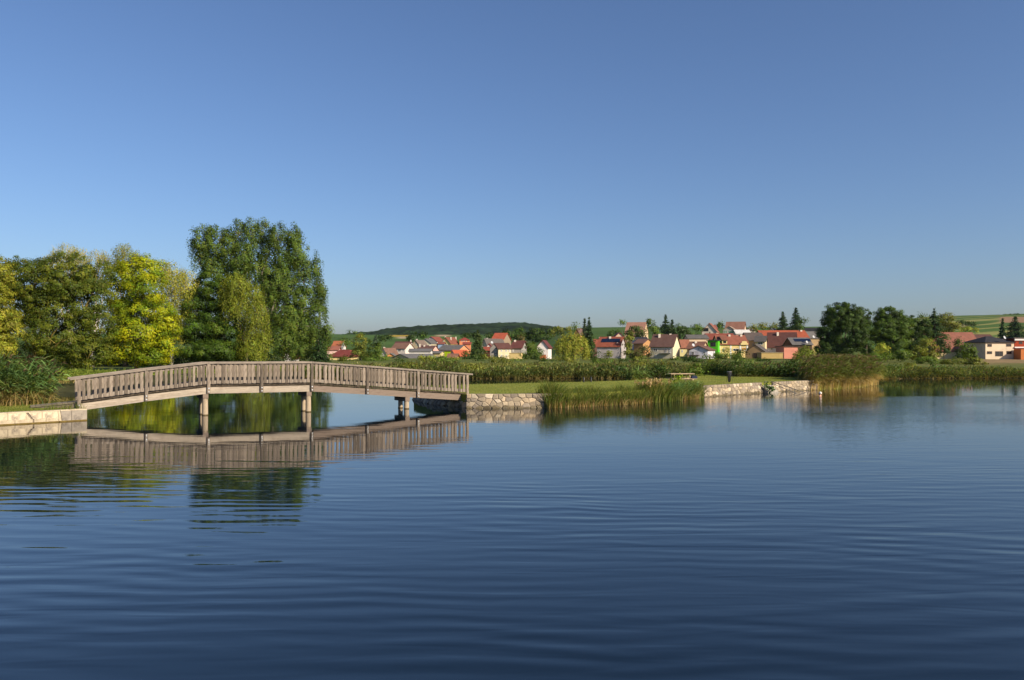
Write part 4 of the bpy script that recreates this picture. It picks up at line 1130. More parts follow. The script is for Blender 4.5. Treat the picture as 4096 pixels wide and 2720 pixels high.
bt('green tree behind the left white house', 420, [(1545, 1350, 26, 20), (1520, 1360, 20, 18)], DG)
bt('grey blue conifer left of the white house', 380, [(1503, 1360, 14, 16)], [(0.05, 0.07, 0.045)], 'spruce_tree', style='conifer')
bt('dark trees behind the tall dark spruce', 420, [(1865, 1345, 24, 14), (1900, 1345, 26, 18), (1955, 1343, 20, 18)], DG)
bt('long dark tree line behind the orange barn', 430, [(2030, 1335, 40, 16), (2080, 1330, 36, 18), (2130, 1332, 36, 20), (2180, 1328, 34, 20), (2225, 1325, 30, 22), (2060, 1348, 60, 16), (2150, 1350, 60, 20)], DG)
bt('brown tinted tree before the dark tree line', 330, [(2083, 1355, 18, 20)], [(0.10, 0.07, 0.03), (0.08, 0.065, 0.025)])
bt('pale olive treetops at the crest behind the weeping willow', 380, [(2240, 1318, 24, 16), (2270, 1315, 22, 14), (2210, 1330, 20, 16)], OG)
bt('round lone tree on the hill crest left of the pale barn', 420, [(2490, 1291, 16, 16)], MG)
bt('dark conifers left of the pale hillside barn', 330, [(2440, 1335, 20, 26), (2470, 1335, 18, 16)], DG)
bt('round lone tree on the vineyard crest at the left', 640, [(1396, 1327, 8, 8)], DG, leaf=0.8)
bt('scrub along the vineyard crest right of the lone tree', 560, [(1418, 1333, 12, 6), (1370, 1362, 24, 10), (1440, 1345, 20, 8)], MG, 'bush', cat='bush')
bt('green bushes between the red roofs and the vineyard', 330, [(1375, 1375, 14, 14), (1400, 1370, 16, 14), (1300, 1370, 24, 16)], MG, 'bush', cat='bush')

rb = random.Random(21)
spots = ['below the red hipped bungalow', 'under the small orange gable', 'before the long low grey shed', 'left of the brown roofed hut', 'before the brown roofed hut', 'at the foot of the tall dark spruce', 'below the grey gable',
         'below the low yellow garden building', 'under the white gable house', 'left below the weeping willow', 'right below the weeping willow', 'below the solar roof house', 'right below the solar roof house', 'left below the chocolate brown roof',
         'right below the yellow gable', 'below the white terrace house', 'below the yellow baroque house', 'below the brick gabled barn']
for k, sp in enumerate(spots):
    px = 1400 + k * 98 + rb.uniform(-35, 35); D = rb.uniform(140, 185); rx = rb.uniform(22, 40)
    bt('low rough meadow bush ' + sp, D, [(px, 1441 + rb.uniform(-4, 6), rx, 11), (px + rx, 1447, rx * .6, 8)], (OG, MG, DG)[k % 3], 'meadow_bush', cat='bush', cover=1.3)

# shrubs along the far channel bank, from left to right
for k, (px, py, rx, ry, col, lab) in enumerate((
    (1640, 1472, 60, 22, OG, 'olive shrub on the channel bank behind the right bridge ramp'),
    (1760, 1478, 70, 24, MG, 'wide shrub on the channel bank right of the bridge ramp'),
    (1880, 1480, 60, 26, OG, 'shrub on the channel bank above the right bridge end'),
    (2000, 1486, 60, 26, MG, 'dense shrub on the channel bank behind the left of the lawn'),
    (2120, 1486, 50, 22, OG, 'shrub on the channel bank behind the sunlit stones'),
    (2330, 1478, 60, 24, MG, 'shrub on the channel bank below the weeping willow'),
    (2450, 1480, 60, 28, DG, 'dark shrub on the channel bank left of the picnic table'),
    (2560, 1468, 60, 26, OG, 'olive shrub behind the picnic table'))):
    bt(lab, 86.5 + (k % 3) * 1.5, [(px, py, rx, ry), (px + rx * 0.7, py + 8, rx * 0.6, ry * 0.7), (px - rx * .7, py + 9, rx * .6, ry * .7)], col, 'shrub', cat='shrub', leaf=0.24, cover=1.1, clump=0.7)
for k, (px, py, rx, ry, D, col, lab) in enumerate((
    (2640, 1478, 34, 26, 71, DG, 'dark shrub in the reed belt left behind the picnic table'),
    (2790, 1474, 40, 28, 72, MG, 'shrub in the reed belt between the picnic table and the litter bin'),
    (2960, 1470, 44, 30, 72, DG, 'dark shrub in the reed belt right behind the litter bin'),
    (3060, 1476, 34, 26, 71, OG, 'olive shrub in the reed belt above the bathing steps'),
    (3160, 1468, 44, 32, 71, DG, 'dark tall shrub in the reed belt beside the tall reeds'),
    (3570, 1478, 44, 26, 88, MG, 'green shrub right of the tall reeds at the water'),
    (3640, 1470, 40, 26, 91, OG, 'olive shrub with yellowing leaves on the right shore'),
    (3850, 1487, 40, 18, 90, DG, 'low dark shrub on the right shore below the barn'),
    (3930, 1484, 44, 20, 91, MG, 'low shrub on the right shore left of the modern house'),
    (4000, 1488, 36, 16, 90, DG, 'low dark shrub on the right shore below the modern house'),
    (4075, 1488, 36, 16, 90, MG, 'low shrub on the right shore at the picture edge'))):
    bt(lab, D, [(px, py, rx, ry), (px + rx * 0.75, py + 9, rx * 0.6, ry * 0.65), (px - rx * .75, py + 10, rx * .6, ry * .6)], col, 'shrub', cat='shrub', leaf=0.2, cover=1.3, clump=0.6)
bt('bright green shrub hiding the left half of the picnic table', 51.2, [(2712, 1512, 20, 14), (2698, 1522, 14, 12)], [(0.16, 0.19, 0.02), (0.12, 0.16, 0.02)], 'shrub', cat='shrub', leaf=0.14, clump=0.3, base=0.72)
bt('leafy plant growing over the bathing steps', 56.2, [(3072, 1542, 16, 18), (3082, 1556, 20, 14)], [(0.04, 0.08, 0.03), (0.06, 0.1, 0.03)], 'shrub', cat='shrub', leaf=0.15, clump=0.3, base=0.1)
# ------------------------------------------------------------------ village
def plaster(c, k=0.78):
    l = lin(c); return mat(tuple(round(v * k, 4) for v in l), 0.9, 0.07, 0.35, spec=0.15, mark=tuple(round(v * k * 0.82, 4) for v in l), dark=0.5)
_roof = {}
def roof_mat(c, k=0.72):
    """tiled roof: courses as fine relief, weathered patches of the tile colour"""
    if c in _roof: return _roof[c]
    gy = sum(c) / 3; c_ = [v * 0.68 + gy * 0.32 + 4 for v in c]
    l = [v * k for v in lin(c_)]
    m, nt, b = node_mat('roof_tiles'); N, L = nt.nodes, nt.links
    tc = N.new('ShaderNodeTexCoord')
    n1 = N.new('ShaderNodeTexNoise'); n1.inputs['Scale'].default_value = 0.9; n1.inputs['Detail'].default_value = 7; n1.inputs['Roughness'].default_value = 0.75
    L.new(tc.outputs['Object'], n1.inputs['Vector'])
    br_ = N.new('ShaderNodeTexWave'); br_.wave_type = 'BANDS'; br_.bands_direction = 'Z'; br_.inputs['Scale'].default_value = 1.3; br_.inputs['Distortion'].default_value = 0.3
    L.new(tc.outputs['Object'], br_.inputs['Vector'])
    mr = N.new('ShaderNodeMapRange'); mr.inputs['From Min'].default_value = 0.3; mr.inputs['From Max'].default_value = 0.7; mr.inputs['To Min'].default_value = 0.72; mr.inputs['To Max'].default_value = 1.22
    L.new(n1.outputs[0], mr.inputs[0])
    vm = N.new('ShaderNodeVectorMath'); vm.operation = 'SCALE'; vm.inputs[0].default_value = l
    L.new(mr.outputs[0], vm.inputs['Scale']); L.new(vm.outputs[0], b.inputs['Base Color'])
    b.inputs['Roughness'].default_value = 0.85; b.inputs['Specular IOR Level'].default_value = 0.2
    bp = N.new('ShaderNodeBump'); bp.inputs['Distance'].default_value = 0.05; bp.inputs['Strength'].default_value = 0.6
    L.new(br_.outputs[0], bp.inputs['Height']); L.new(bp.outputs[0], b.inputs['Normal'])
    _roof[c] = m
    return m
GLASS = mat((0.02, 0.024, 0.03), 0.08, 0.1, 1.0, spec=0.6)
FRAME = mat((0.70, 0.68, 0.64), 0.6, 0.05, 2.0)
FRAME_DARK = mat((0.10, 0.06, 0.04), 0.6, 0.1, 2.0)
CHIM = mat((0.60, 0.52, 0.42), 0.9, 0.12, 2.0)
SOLAR = mat((0.008, 0.014, 0.035), 0.12, 0.1, 1.0, spec=0.6)
SOLAR_FRAME = mat((0.45, 0.47, 0.5), 0.4, 0.05, 1.0, metal=0.6)
DISH = mat((0.55, 0.55, 0.56), 0.5, 0.05, 1.0)
WOODDOOR = mat((0.55, 0.26, 0.03), 0.7, 0.1, 2.0)
DARKWOOD_AND_SHADE = mat((0.06, 0.04, 0.03), 0.8, 0.2, 2.0)  # terrace wood; also the shade painted into the brick barn's opening

def house(label, D, px0, px1, px2, L_, base, eave, ridge, kind, wall, roof, wins=(), chims=(), over=0.35, name='house', cat='house', frame=None, hipx=0.45, solar=None, extra=None, dish=(), ang=None):
    """front wall seen between px0 and px1 at distance D; px2: bearing of the far end of the visible side wall; L_ metres deep"""
    X0, Y0 = X(px0, D), D
    k1 = (px1 - CX) / F
    def front(a):
        c, s = math.cos(a), math.sin(a)
        return (k1 * Y0 - X0) / (c - k1 * s)
    best = 0.0
    if ang is not None: best = math.radians(ang)
    elif px2 is not None:
        be = 1e9
        for i in range(-700, 701):
            a = math.radians(i / 10); W = front(a)
            if W <= 0.5 or W > 40: continue
            bx, by = (X0 + W * math.cos(a), Y0 + W * math.sin(a)) if px2 > px1 else (X0, Y0)
            bx -= L_ * math.sin(a); by += L_ * math.cos(a)
            if by < 20: continue
            e = abs(CX + F * bx / by - px2)
            if e < be: be, best = e, a
    a = best; W = front(a); c, s = math.cos(a), math.sin(a)
    def P(u, v, z): return (X0 + u * c - v * s, Y0 + u * s + v * c, z)
    Dm = Y0 + W / 2 * s
    ze = Z(eave, Dm)
    zr = Z(ridge, Dm if kind in ('gable', 'flat', 'mono') else Dm + L_ / 2 * c)
    gz = min(gh((px0 + px1) / 2, D), Z(base, Dm)) - 1.0
    root = empty(name, (X0 + W / 2 * c, Y0 + W / 2 * s, gz), label, cat, 'village houses')
    wm = plaster(wall); rm = roof_mat(roof)
    mb = MB(); t = 0.16; o = over
    if kind == 'side':
        mb.add([P(0, 0, gz), P(W, 0, gz), P(W, L_, gz), P(0, L_, gz), P(0, 0, ze), P(W, 0, ze), P(W, L_, ze), P(0, L_, ze), P(0, L_ / 2, zr - 0.05), P(W, L_ / 2, zr - 0.05)],
               [(0, 1, 5, 4), (1, 2, 6, 9, 5), (2, 3, 7, 6), (3, 0, 4, 8, 7), (4, 5, 9, 8), (6, 7, 8, 9)])
        sl = (zr - ze) / (L_ / 2); m = MB()
        for sg in (0, 1):
            v0, v1 = (-o, L_ / 2) if sg == 0 else (L_ + o, L_ / 2)
            zl = ze - sl * o
            m.hexa([P(-o, v0, zl), P(W + o, v0, zl), P(W + o, v1, zr), P(-o, v1, zr)] if sg == 0 else [P(W + o, v0, zl), P(-o, v0, zl), P(-o, v1, zr), P(W + o, v1, zr)],
                   [P(-o, v0, zl + t), P(W + o, v0, zl + t), P(W + o, v1, zr + t), P(-o, v1, zr + t)] if sg == 0 else [P(W + o, v0, zl + t), P(-o, v0, zl + t), P(-o, v1, zr + t), P(W + o, v1, zr + t)])
    elif kind == 'gable':
        mb.add([P(0, 0, gz), P(W, 0, gz), P(W, L_, gz), P(0, L_, gz), P(0, 0, ze), P(W, 0, ze), P(W, L_, ze), P(0, L_, ze), P(W / 2, 0, zr - 0.05), P(W / 2, L_, zr - 0.05)],
               [(0, 1, 5, 8, 4), (1, 2, 6, 5), (2, 3, 7, 9, 6), (3, 0, 4, 7), (5, 6, 9, 8), (7, 4, 8, 9)])
        sl = (zr - ze) / (W / 2); m = MB(); zl = ze - sl * o
        m.hexa([P(W + o, -o, zl), P(W + o, L_ + o, zl), P(W / 2, L_ + o, zr), P(W / 2, -o, zr)], [P(W + o, -o, zl + t), P(W + o, L_ + o, zl + t), P(W / 2, L_ + o, zr + t), P(W / 2, -o, zr + t)])
        m.hexa([P(-o, L_ + o, zl), P(-o, -o, zl), P(W / 2, -o, zr), P(W / 2, L_ + o, zr)], [P(-o, L_ + o, zl + t), P(-o, -o, zl + t), P(W / 2, -o, zr + t), P(W / 2, L_ + o, zr + t)])
    elif kind == 'hip':
        mb.box(0, 0, 0, 0, 0, 0); mb = MB()
        mb.hexa([P(0, 0, gz), P(W, 0, gz), P(W, L_, gz), P(0, L_, gz)], [P(0, 0, ze), P(W, 0, ze), P(W, L_, ze), P(0, L_, ze)])
        h0, h1 = W * hipx, W * (1 - hipx); m = MB()
        m.add([P(-o, -o, ze), P(W + o, -o, ze), P(W + o, L_ + o, ze), P(-o, L_ + o, ze), P(-o, -o, ze + .15), P(W + o, -o, ze + .15), P(W + o, L_ + o, ze + .15), P(-o, L_ + o, ze + .15), P(h0, L_ / 2, zr), P(h1, L_ / 2, zr)],
              [(3, 2, 1, 0), (0, 1, 5, 4), (1, 2, 6, 5), (2, 3, 7, 6), (3, 0, 4, 7), (4, 5, 9, 8), (5, 6, 9), (6, 7, 8, 9), (7, 4, 8)])
    else:   # flat or mono pitch, rising to the ridge row at the back
        dz = 0.0 if kind == 'flat' else zr - ze
        mb.hexa([P(0, 0, gz), P(W, 0, gz), P(W, L_, gz), P(0, L_, gz)], [P(0, 0, ze), P(W, 0, ze), P(W, L_, ze + dz), P(0, L_, ze + dz)])
        m = MB().hexa([P(-o, -o, ze), P(W + o, -o, ze), P(W + o, L_ + o, ze + dz), P(-o, L_ + o, ze + dz)], [P(-o, -o, ze + t), P(W + o, -o, ze + t), P(W + o, L_ + o, ze + dz + t), P(-o, L_ + o, ze + dz + t)])
    mb.build('wall', wm, root)
    ro = m.build('roof', rm, root)
    def uofpx(px):
        k = (px - CX) / F; return (k * Y0 - X0) / (c - k * s)
    for w in wins:
        xa, xb, ya, yb = w[:4]; mt = w[4] if len(w) > 4 else None
        u0, u1 = uofpx(xa), uofpx(xb); dm = Y0 + (u0 + u1) / 2 * s
        z1, z0 = Z(ya, dm), Z(yb, dm); b_ = 0.10
        fr = MB()
        fr.hexa([P(u0, -0.06, z0), P(u1, -0.06, z0), P(u1, 0.0, z0), P(u0, 0.0, z0)], [P(u0, -0.06, z0 + b_), P(u1, -0.06, z0 + b_), P(u1, 0.0, z0 + b_), P(u0, 0.0, z0 + b_)])
        fr.hexa([P(u0, -0.06, z1 - b_), P(u1, -0.06, z1 - b_), P(u1, 0.0, z1 - b_), P(u0, 0.0, z1 - b_)], [P(u0, -0.06, z1), P(u1, -0.06, z1), P(u1, 0.0, z1), P(u0, 0.0, z1)])
        for (a0, a1) in ((u0, u0 + b_), (u1 - b_, u1)) + (((u0 + u1) / 2 - .04, (u0 + u1) / 2 + .04),):
            fr.hexa([P(a0, -0.058, z0 + b_), P(a1, -0.058, z0 + b_), P(a1, 0.0, z0 + b_), P(a0, 0.0, z0 + b_)], [P(a0, -0.058, z1 - b_), P(a1, -0.058, z1 - b_), P(a1, 0.0, z1 - b_), P(a0, 0.0, z1 - b_)])
        f_ = fr.build('window' if mt is None else 'door', frame or FRAME, root)
        MB().hexa([P(u0 + .05, -0.03, z0 + .05), P(u1 - .05, -0.03, z0 + .05), P(u1 - .05, -0.004, z0 + .05), P(u0 + .05, -0.004, z0 + .05)],
                  [P(u0 + .05, -0.03, z1 - .05), P(u1 - .05, -0.03, z1 - .05), P(u1 - .05, -0.004, z1 - .05), P(u0 + .05, -0.004, z1 - .05)]).build('pane' if mt is None else 'door_leaf', mt or GLASS, f_)
    vr = L_ / 2 if kind in ('side', 'hip') else L_ * 0.4
    for (px, yt) in chims:
        dd = Dm + vr * c; xx = X(px, dd); q = 0.32
        zt = Z(yt, dd)
        MB().box(xx - q, xx + q, dd - q - 0.5, dd + q - 0.5, zt - 2.6, zt).build('chimney', CHIM, ro)
    if solar:
        pa, pb, ya, yb, nx, ny = solar          # panels on the front roof slope
        sl = (zr - ze) / (L_ / 2) if kind == 'side' else (zr - ze) / L_
        def sp(px, y):
            # point of the front slope seen at (px, y)
            k = (px - CX) / F
            lo, hi = -1.0, L_
            for _ in range(40):
                v = (lo + hi) / 2
                u = (k * (Y0 + v * c) - X0 + v * s) / (c - k * s)
                zz = ze + sl * v; q = P(u, v, zz)
                yy = YH - (zz - CAMZ) / q[1] * F
                if yy > y: lo = v
                else: hi = v
            return u, v
        (ua, vb), (ub, _) = sp(pa, yb), sp(pb, yb); _, va = sp(pa, ya)
        for i in range(nx):
            for j in range(ny):
                a0 = ua + (ub - ua) * (i + .03) / nx; a1 = ua + (ub - ua) * (i + .97) / nx
                b0 = vb + (va - vb) * (j + .03) / ny; b1 = vb + (va - vb) * (j + .97) / ny
                q = [(a0, b0), (a1, b0), (a1, b1), (a0, b1)]
                MB().hexa([P(u, v, ze + sl * v + t + .06) for u, v in q], [P(u, v, ze + sl * v + t + .12) for u, v in q]).build('solar_panel', SOLAR, ro)
    for (px, yy) in dish:
        dd = Y0 - 0.6; cc = Vector((X(px, dd), dd, Z(yy, dd)))
        MB().tube([cc + Vector((0, 0.5, -0.5)), cc + Vector((0, 0.1, 0)), cc, cc + Vector((0.05, -0.1, 0.05)), cc + Vector((0.1, -0.2, 0.1))], [0.03, 0.03, 0.12, 0.38, 0.46], 12, cap=False).build('satellite_dish', DISH, ro)
    if extra: extra(root, P, W, L_, ze, zr, gz, uofpx, Y0, s)
    return root

WHITE, CREAM, YEL, PINK, ORA, GREY, BEIGE = (240, 232, 224), (238, 222, 190), (238, 212, 150), (236, 195, 182), (230, 160, 115), (150, 142, 132), (205, 185, 150)
RB, RR, RO, RG, RD = (140, 88, 66), (150, 62, 44), (205, 84, 40), (118, 112, 104), (100, 64, 52)

house('small white house with bright red roof half hidden behind the poplar foot', 170, 1136, 1172, 1198, 6, 1450, 1424, 1396, 'gable', WHITE, (165, 60, 42))
house('orange roofed house with white right gable left of the vineyard', 330, 1327, 1361, 1383, 8, 1400, 1388, 1365, 'side', WHITE, (210, 100, 50), wins=[(1334, 1339, 1391, 1396)])
house('yellow bungalow with dark red hipped roof above the bridge rail', 200, 1320, 1406, None, 9, 1455, 1428, 1398, 'hip', YEL, (150, 52, 40), wins=[(1355, 1362, 1438, 1448), (1385, 1392, 1438, 1448)], hipx=0.3)
house('low red roofed house behind the red hipped bungalow', 250, 1308, 1352, 1362, 8, 1410, 1400, 1386, 'side', PINK, (185, 95, 66), chims=[(1352, 1389)])
house('low orange roof right behind the red hipped bungalow', 240, 1372, 1412, None, 8, 1425, 1414, 1402, 'side', ORA, (205, 92, 48))
house('dark maroon roof behind the big white house', 420, 1580, 1642, None, 9, 1385, 1376, 1367, 'side', WHITE, (110, 45, 42), chims=[(1600, 1371), (1644, 1360)])
house('small white gabled house with brown roof, leftmost of the roof cluster', 300, 1522, 1546, 1592, 10, 1432, 1415, 1393, 'gable', WHITE, (150, 100, 75), wins=[(1529, 1532, 1403, 1410)], chims=[(1538, 1388)])
house('low orange gabled annex under the small brown roof', 288, 1546, 1578, None, 6, 1434, 1424, 1414, 'gable', (245, 165, 100), RG)
house('large white house with brown roof and lit right gable in the roof cluster', 340, 1566, 1621, 1657, 9, 1420, 1394, 1372, 'side', (240, 224, 212), (148, 96, 72), wins=[(1593, 1604, 1396, 1406), (1578, 1583, 1397, 1404), (1613, 1618, 1396, 1404)])
house('beige gabled house with greyish brown roof', 370, 1645, 1679, 1712, 11, 1400, 1384, 1361, 'gable', BEIGE, (140, 112, 92), wins=[(1664, 1667, 1375, 1380)], chims=[(1668, 1356)])
house('cream gabled house with slate grey roof', 390, 1676, 1724, 1752, 11, 1395, 1374, 1355, 'gable', CREAM, (110, 104, 98), wins=[(1690, 1694, 1368, 1373)])
house('white gabled house with red roof and small arched windows', 410, 1703, 1746, 1778, 11, 1390, 1365, 1347, 'gable', WHITE, (165, 70, 48), wins=[(1722, 1726, 1358, 1362)])
house('small blue and white porch house with low red roof', 385, 1752, 1778, None, 5, 1392, 1376, 1369, 'side', (150, 175, 205), (165, 80, 55))
house('pale yellow house with brownish red roof and dormer', 395, 1763, 1802, 1836, 10, 1395, 1374, 1349, 'gable', (245, 220, 140), (158, 78, 50), wins=[(1772, 1776, 1362, 1367), (1786, 1790, 1376, 1381)], chims=[(1782, 1346), (1804, 1348)])
house('orange house with bright red roof right of the pale yellow one', 400, 1838, 1875, None, 9, 1390, 1361, 1350, 'hip', (240, 150, 105), (190, 62, 38), wins=[(1845, 1850, 1362, 1366), (1854, 1858, 1362, 1366), (1864, 1868, 1362, 1366)], chims=[(1824, 1347)])
house('small red lean-to roof below the orange house', 380, 1852, 1882, None, 4, 1395, 1378, 1369, 'mono', (240, 150, 105), (185, 65, 42))
house('pink gabled house with dark reddish brown roof in the roof cluster', 320, 1664, 1726, 1757, 9, 1420, 1404, 1383, 'side', (240, 190, 175), (122, 76, 64), chims=[(1680, 1376), (1698, 1380), (1721, 1378)])
house('white shed with pale grey roof in front of the pink gable', 290, 1636, 1722, None, 7, 1420, 1406, 1396, 'side', WHITE, (120, 116, 112))
house('long low grey roofed shed nearest the reeds in the roof cluster', 235, 1570, 1634, 1752, 17, 1452, 1432, 1417, 'gable', (225, 205, 165), (112, 108, 104), wins=[(1575, 1583, 1436, 1443)])
house('long grey roof with orange right gable', 330, 1752, 1834, 1876, 10, 1405, 1400, 1381, 'side', (238, 160, 115), (116, 110, 104))
house('small grey roof over a grey blue gable before the long grey roof', 300, 1714, 1760, 1780, 6, 1420, 1413, 1405, 'side', (225, 205, 150), (120, 114, 108))
house('bright orange tiled roof beside the tall dark spruce', 280, 1800, 1820, 1876, 11, 1432, 1420, 1401, 'gable', (200, 190, 180), (225, 84, 38))
house('small brown roofed hut with open front before the orange roof', 240, 1788, 1824, 1838, 6, 1448, 1434, 1416, 'side', (150, 100, 70), (160, 100, 70))
house('lime green wall with flat roof in the roof cluster', 290, 1777, 1808, None, 5, 1432, 1404, 1402, 'flat', (165, 185, 20), RG)
house('tall barn with vivid orange roof and grey wooden gable', 330, 1965, 2011, 2044, 12, 1385, 1362, 1333, 'side', (165, 145, 120), (222, 82, 40))
house('house with wide slate grey roof below the vivid orange barn', 270, 1925, 1950, 2022, 15, 1405, 1385, 1355, 'gable', (215, 205, 190), (112, 98, 90), dish=[(1967, 1370)], chims=[(1949, 1352)])
house('little white gable with red roof left of the grey gabled house', 245, 1948, 1967, None, 6, 1410, 1386, 1375, 'gable', WHITE, (190, 72, 42))
house('red lean-to roof left of the grey gabled house', 240, 1935, 1962, None, 6, 1425, 1402, 1389, 'side', (90, 50, 40), (190, 75, 45))
house('two storey house with grey gable and long cream front under a brown roof', 220, 1993, 2044, None, 9, 1440, 1394, 1374, 'side', (245, 228, 185), (128, 72, 56), wins=[(2003, 2009, 1398, 1407), (2022, 2028, 1398, 1407), (2035, 2040, 1398, 1407), (2003, 2009, 1419, 1426), (2022, 2028, 1419, 1426)], ang=12)
house('tall narrow gable with shade put into its grey wall colour and two white framed windows', 221, 1960, 1992, None, 4, 1440, 1394, 1375, 'gable', (158, 150, 142), (128, 72, 56), wins=[(1979, 1987, 1398, 1409), (1979, 1987, 1418, 1429)], over=0.15)  # grey wall colour imitates the shaded side of the cream house
house('grey walled house wing with dark red roof and yellow right gable', 228, 2044, 2086, 2108, 10, 1425, 1392, 1364, 'side', (175, 168, 160), (125, 58, 46), wins=[(2050, 2055, 1398, 1407)], chims=[(2060, 1360)])
house('low bright yellow garden building with flat top', 214, 2037, 2084, 2092, 4, 1436, 1414, 1413, 'flat', (242, 212, 145), (235, 195, 110), over=0.05)
house('white gable house with maroon roof beside the weeping willow', 215, 2148, 2192, 2206, 9, 1432, 1388, 1362, 'gable', (250, 240, 232), (128, 52, 48), wins=[(2168, 2173, 1374, 1381), (2167, 2170, 1394, 1402)])
house('low brick cellar below the white gable house', 212, 2160, 2184, None, 3, 1436, 1421, 1420, 'flat', (190, 110, 70), (150, 90, 60), over=0.02)
house('pinkish brown roofed house above the weeping willow', 300, 2296, 2318, 2348, 10, 1345, 1335, 1314, 'gable', (225, 150, 110), (130, 90, 78))
house('low red roof left of the solar roof house', 250, 2368, 2416, None, 8, 1400, 1381, 1357, 'side', (120, 90, 80), (185, 82, 48), chims=[(2399, 1348)])
house('house with grey front and red roof carrying a field of solar panels', 228, 2388, 2478, 2504, 9, 1435, 1386, 1349, 'side', (196, 186, 182), (182, 78, 44), wins=[(2431, 2440, 1397, 1410), (2393, 2400, 1398, 1410)], chims=[(2439, 1346)], solar=(2403, 2478, 1358, 1372, 7, 2), dish=[(2471, 1376)])
house('salmon gable with three tiny dark windows behind the solar roof', 300, 2460, 2496, None, 8, 1365, 1348, 1331, 'gable', (230, 195, 165), (170, 85, 60), wins=[(2474, 2476.5, 1343, 1346), (2480, 2482.5, 1338, 1342), (2485.5, 2488, 1343, 1346)])
house('big pale hillside barn with salmon roof and cream right gable', 345, 2499, 2575, 2593, 13, 1350, 1332, 1290, 'side', (238, 205, 165), (190, 122, 92), over=0.2)
house('small bright red roof below the hillside barn', 300, 2528, 2556, None, 7, 1365, 1356, 1344, 'side', (235, 205, 175), (185, 75, 50))
house('dark blue grey roof left of the brown roofed house', 285, 2542, 2592, None, 8, 1370, 1362, 1350, 'side', (170, 185, 205), (52, 54, 62))
house('low brown roofs left of the brown roofed house', 260, 2535, 2572, 2612, 8, 1385, 1374, 1357, 'side', (200, 150, 100), (130, 85, 70))
def balcony(root, P, W, L_, ze, zr, gz, uo, Y0, s):
    MB().add([P(W + .03, 0, gz), P(W + .03, L_, gz), P(W + .03, L_, ze - .1), P(W + .03, L_ / 2, zr - .15), P(W + .03, 0, ze - .1), P(W + .002, 0, gz), P(W + .002, L_, gz), P(W + .002, L_, ze - .1), P(W + .002, L_ / 2, zr - .15), P(W + .002, 0, ze - .1)],
             [(0, 1, 2, 3, 4), (9, 8, 7, 6, 5), (0, 4, 9, 5), (1, 0, 5, 6), (2, 1, 6, 7), (3, 2, 7, 8), (4, 3, 8, 9)]).build('gable_wall', plaster((240, 228, 188)), root)
    z = Z(1413, Y0); u0, u1 = uo(2641), uo(2684)
    MB().hexa([P(u0, -1.1, z), P(u1, -1.1, z), P(u1, -.003, z), P(u0, -.003, z)], [P(u0, -1.1, z + .15), P(u1, -1.1, z + .15), P(u1, -.003, z + .15), P(u0, -.003, z + .15)]).build('balcony', mat((0.35, 0.33, 0.3), 0.9), root)
    m = MB()
    for k in range(9):
        u = u0 + (u1 - u0) * k / 8; m.tube([P(u, -1.05, z + .15), P(u, -1.05, z + 1.0)], 0.025, 5)
    m.tube([P(u0, -1.05, z + 1.0), P(u1, -1.05, z + 1.0)], 0.035, 5)
    m.build('balcony_rail', FRAME_DARK, root)
house('large two storey house with wide chocolate brown roof and bright yellow right gable', 226, 2601, 2691, 2719, 10, 1432, 1386, 1339, 'side', (205, 196, 176), (118, 76, 62),
      wins=[(2613, 2630, 1394, 1405), (2619, 2626, 1417, 1426), (2659, 2668, 1393, 1412), (2676, 2683, 1393, 1412)], chims=[(2636, 1336), (2680, 1335)], extra=balcony)
house('pale yellow house with orange brown roof behind the chocolate roof', 250, 2716, 2764, None, 9, 1420, 1391, 1360, 'side', (240, 222, 160), (192, 104, 66), wins=[(2726, 2732, 1400, 1410)])
def terrace(root, P, W, L_, ze, zr, gz, uo, Y0, s):
    z = Z(1422, Y0); u0, u1 = uo(2752), uo(2798)
    MB().hexa([P(u0, -2.2, z), P(u1, -2.2, z), P(u1, -.003, z), P(u0, -.003, z)], [P(u0, -2.2, z + .15), P(u1, -2.2, z + .15), P(u1, -.003, z + .15), P(u0, -.003, z + .15)]).build('terrace', DARKWOOD_AND_SHADE, root)
    m = MB()
    for k in range(12):
        u = u0 + (u1 - u0) * k / 11; m.tube([P(u, -2.15, z + .15), P(u, -2.15, z + 1.0)], 0.03, 5)
    m.tube([P(u0, -2.15, z + 1.0), P(u1, -2.15, z + 1.0)], 0.05, 5)
    for u in (u0 + .2, u1 - .2): m.tube([P(u, -2.1, z), P(u, -2.1, gz)], 0.08, 5)
    m.build('terrace_rail', DARKWOOD_AND_SHADE, root)
house('white house with shallow front gable and dark wooden terrace', 212, 2757, 2831, 2860, 12, 1442, 1400, 1384, 'gable', (232, 228, 232), (132, 84, 62), wins=[(2790, 2799, 1392, 1400), (2811, 2821, 1405, 1415), (2765, 2776, 1405, 1421)], extra=terrace, dish=[(2772, 1381)])
house('brown tiled roof behind the white terrace house', 226, 2748, 2806, 2834, 8, 1412, 1394, 1368, 'side', (215, 190, 150), (150, 92, 66), chims=[(2781, 1365)])
house('white upper house on the hill with steep front gable and dark solar panel', 345, 2808, 2866, 2876, 9, 1345, 1326, 1293, 'gable', (246, 228, 205), (170, 92, 66), wins=[(2838, 2841, 1327, 1335), (2809, 2834, 1312, 1325)], frame=FRAME_DARK)
house('red roofed annex right of the white upper house', 362, 2848, 2868, None, 7, 1325, 1316, 1301, 'side', WHITE, (180, 78, 54))
house('hilltop barn with long reddish brown roof and pinkish right gable', 350, 2902, 2975, 2984, 10, 1330, 1319, 1288, 'side', (232, 200, 170), (170, 104, 76))
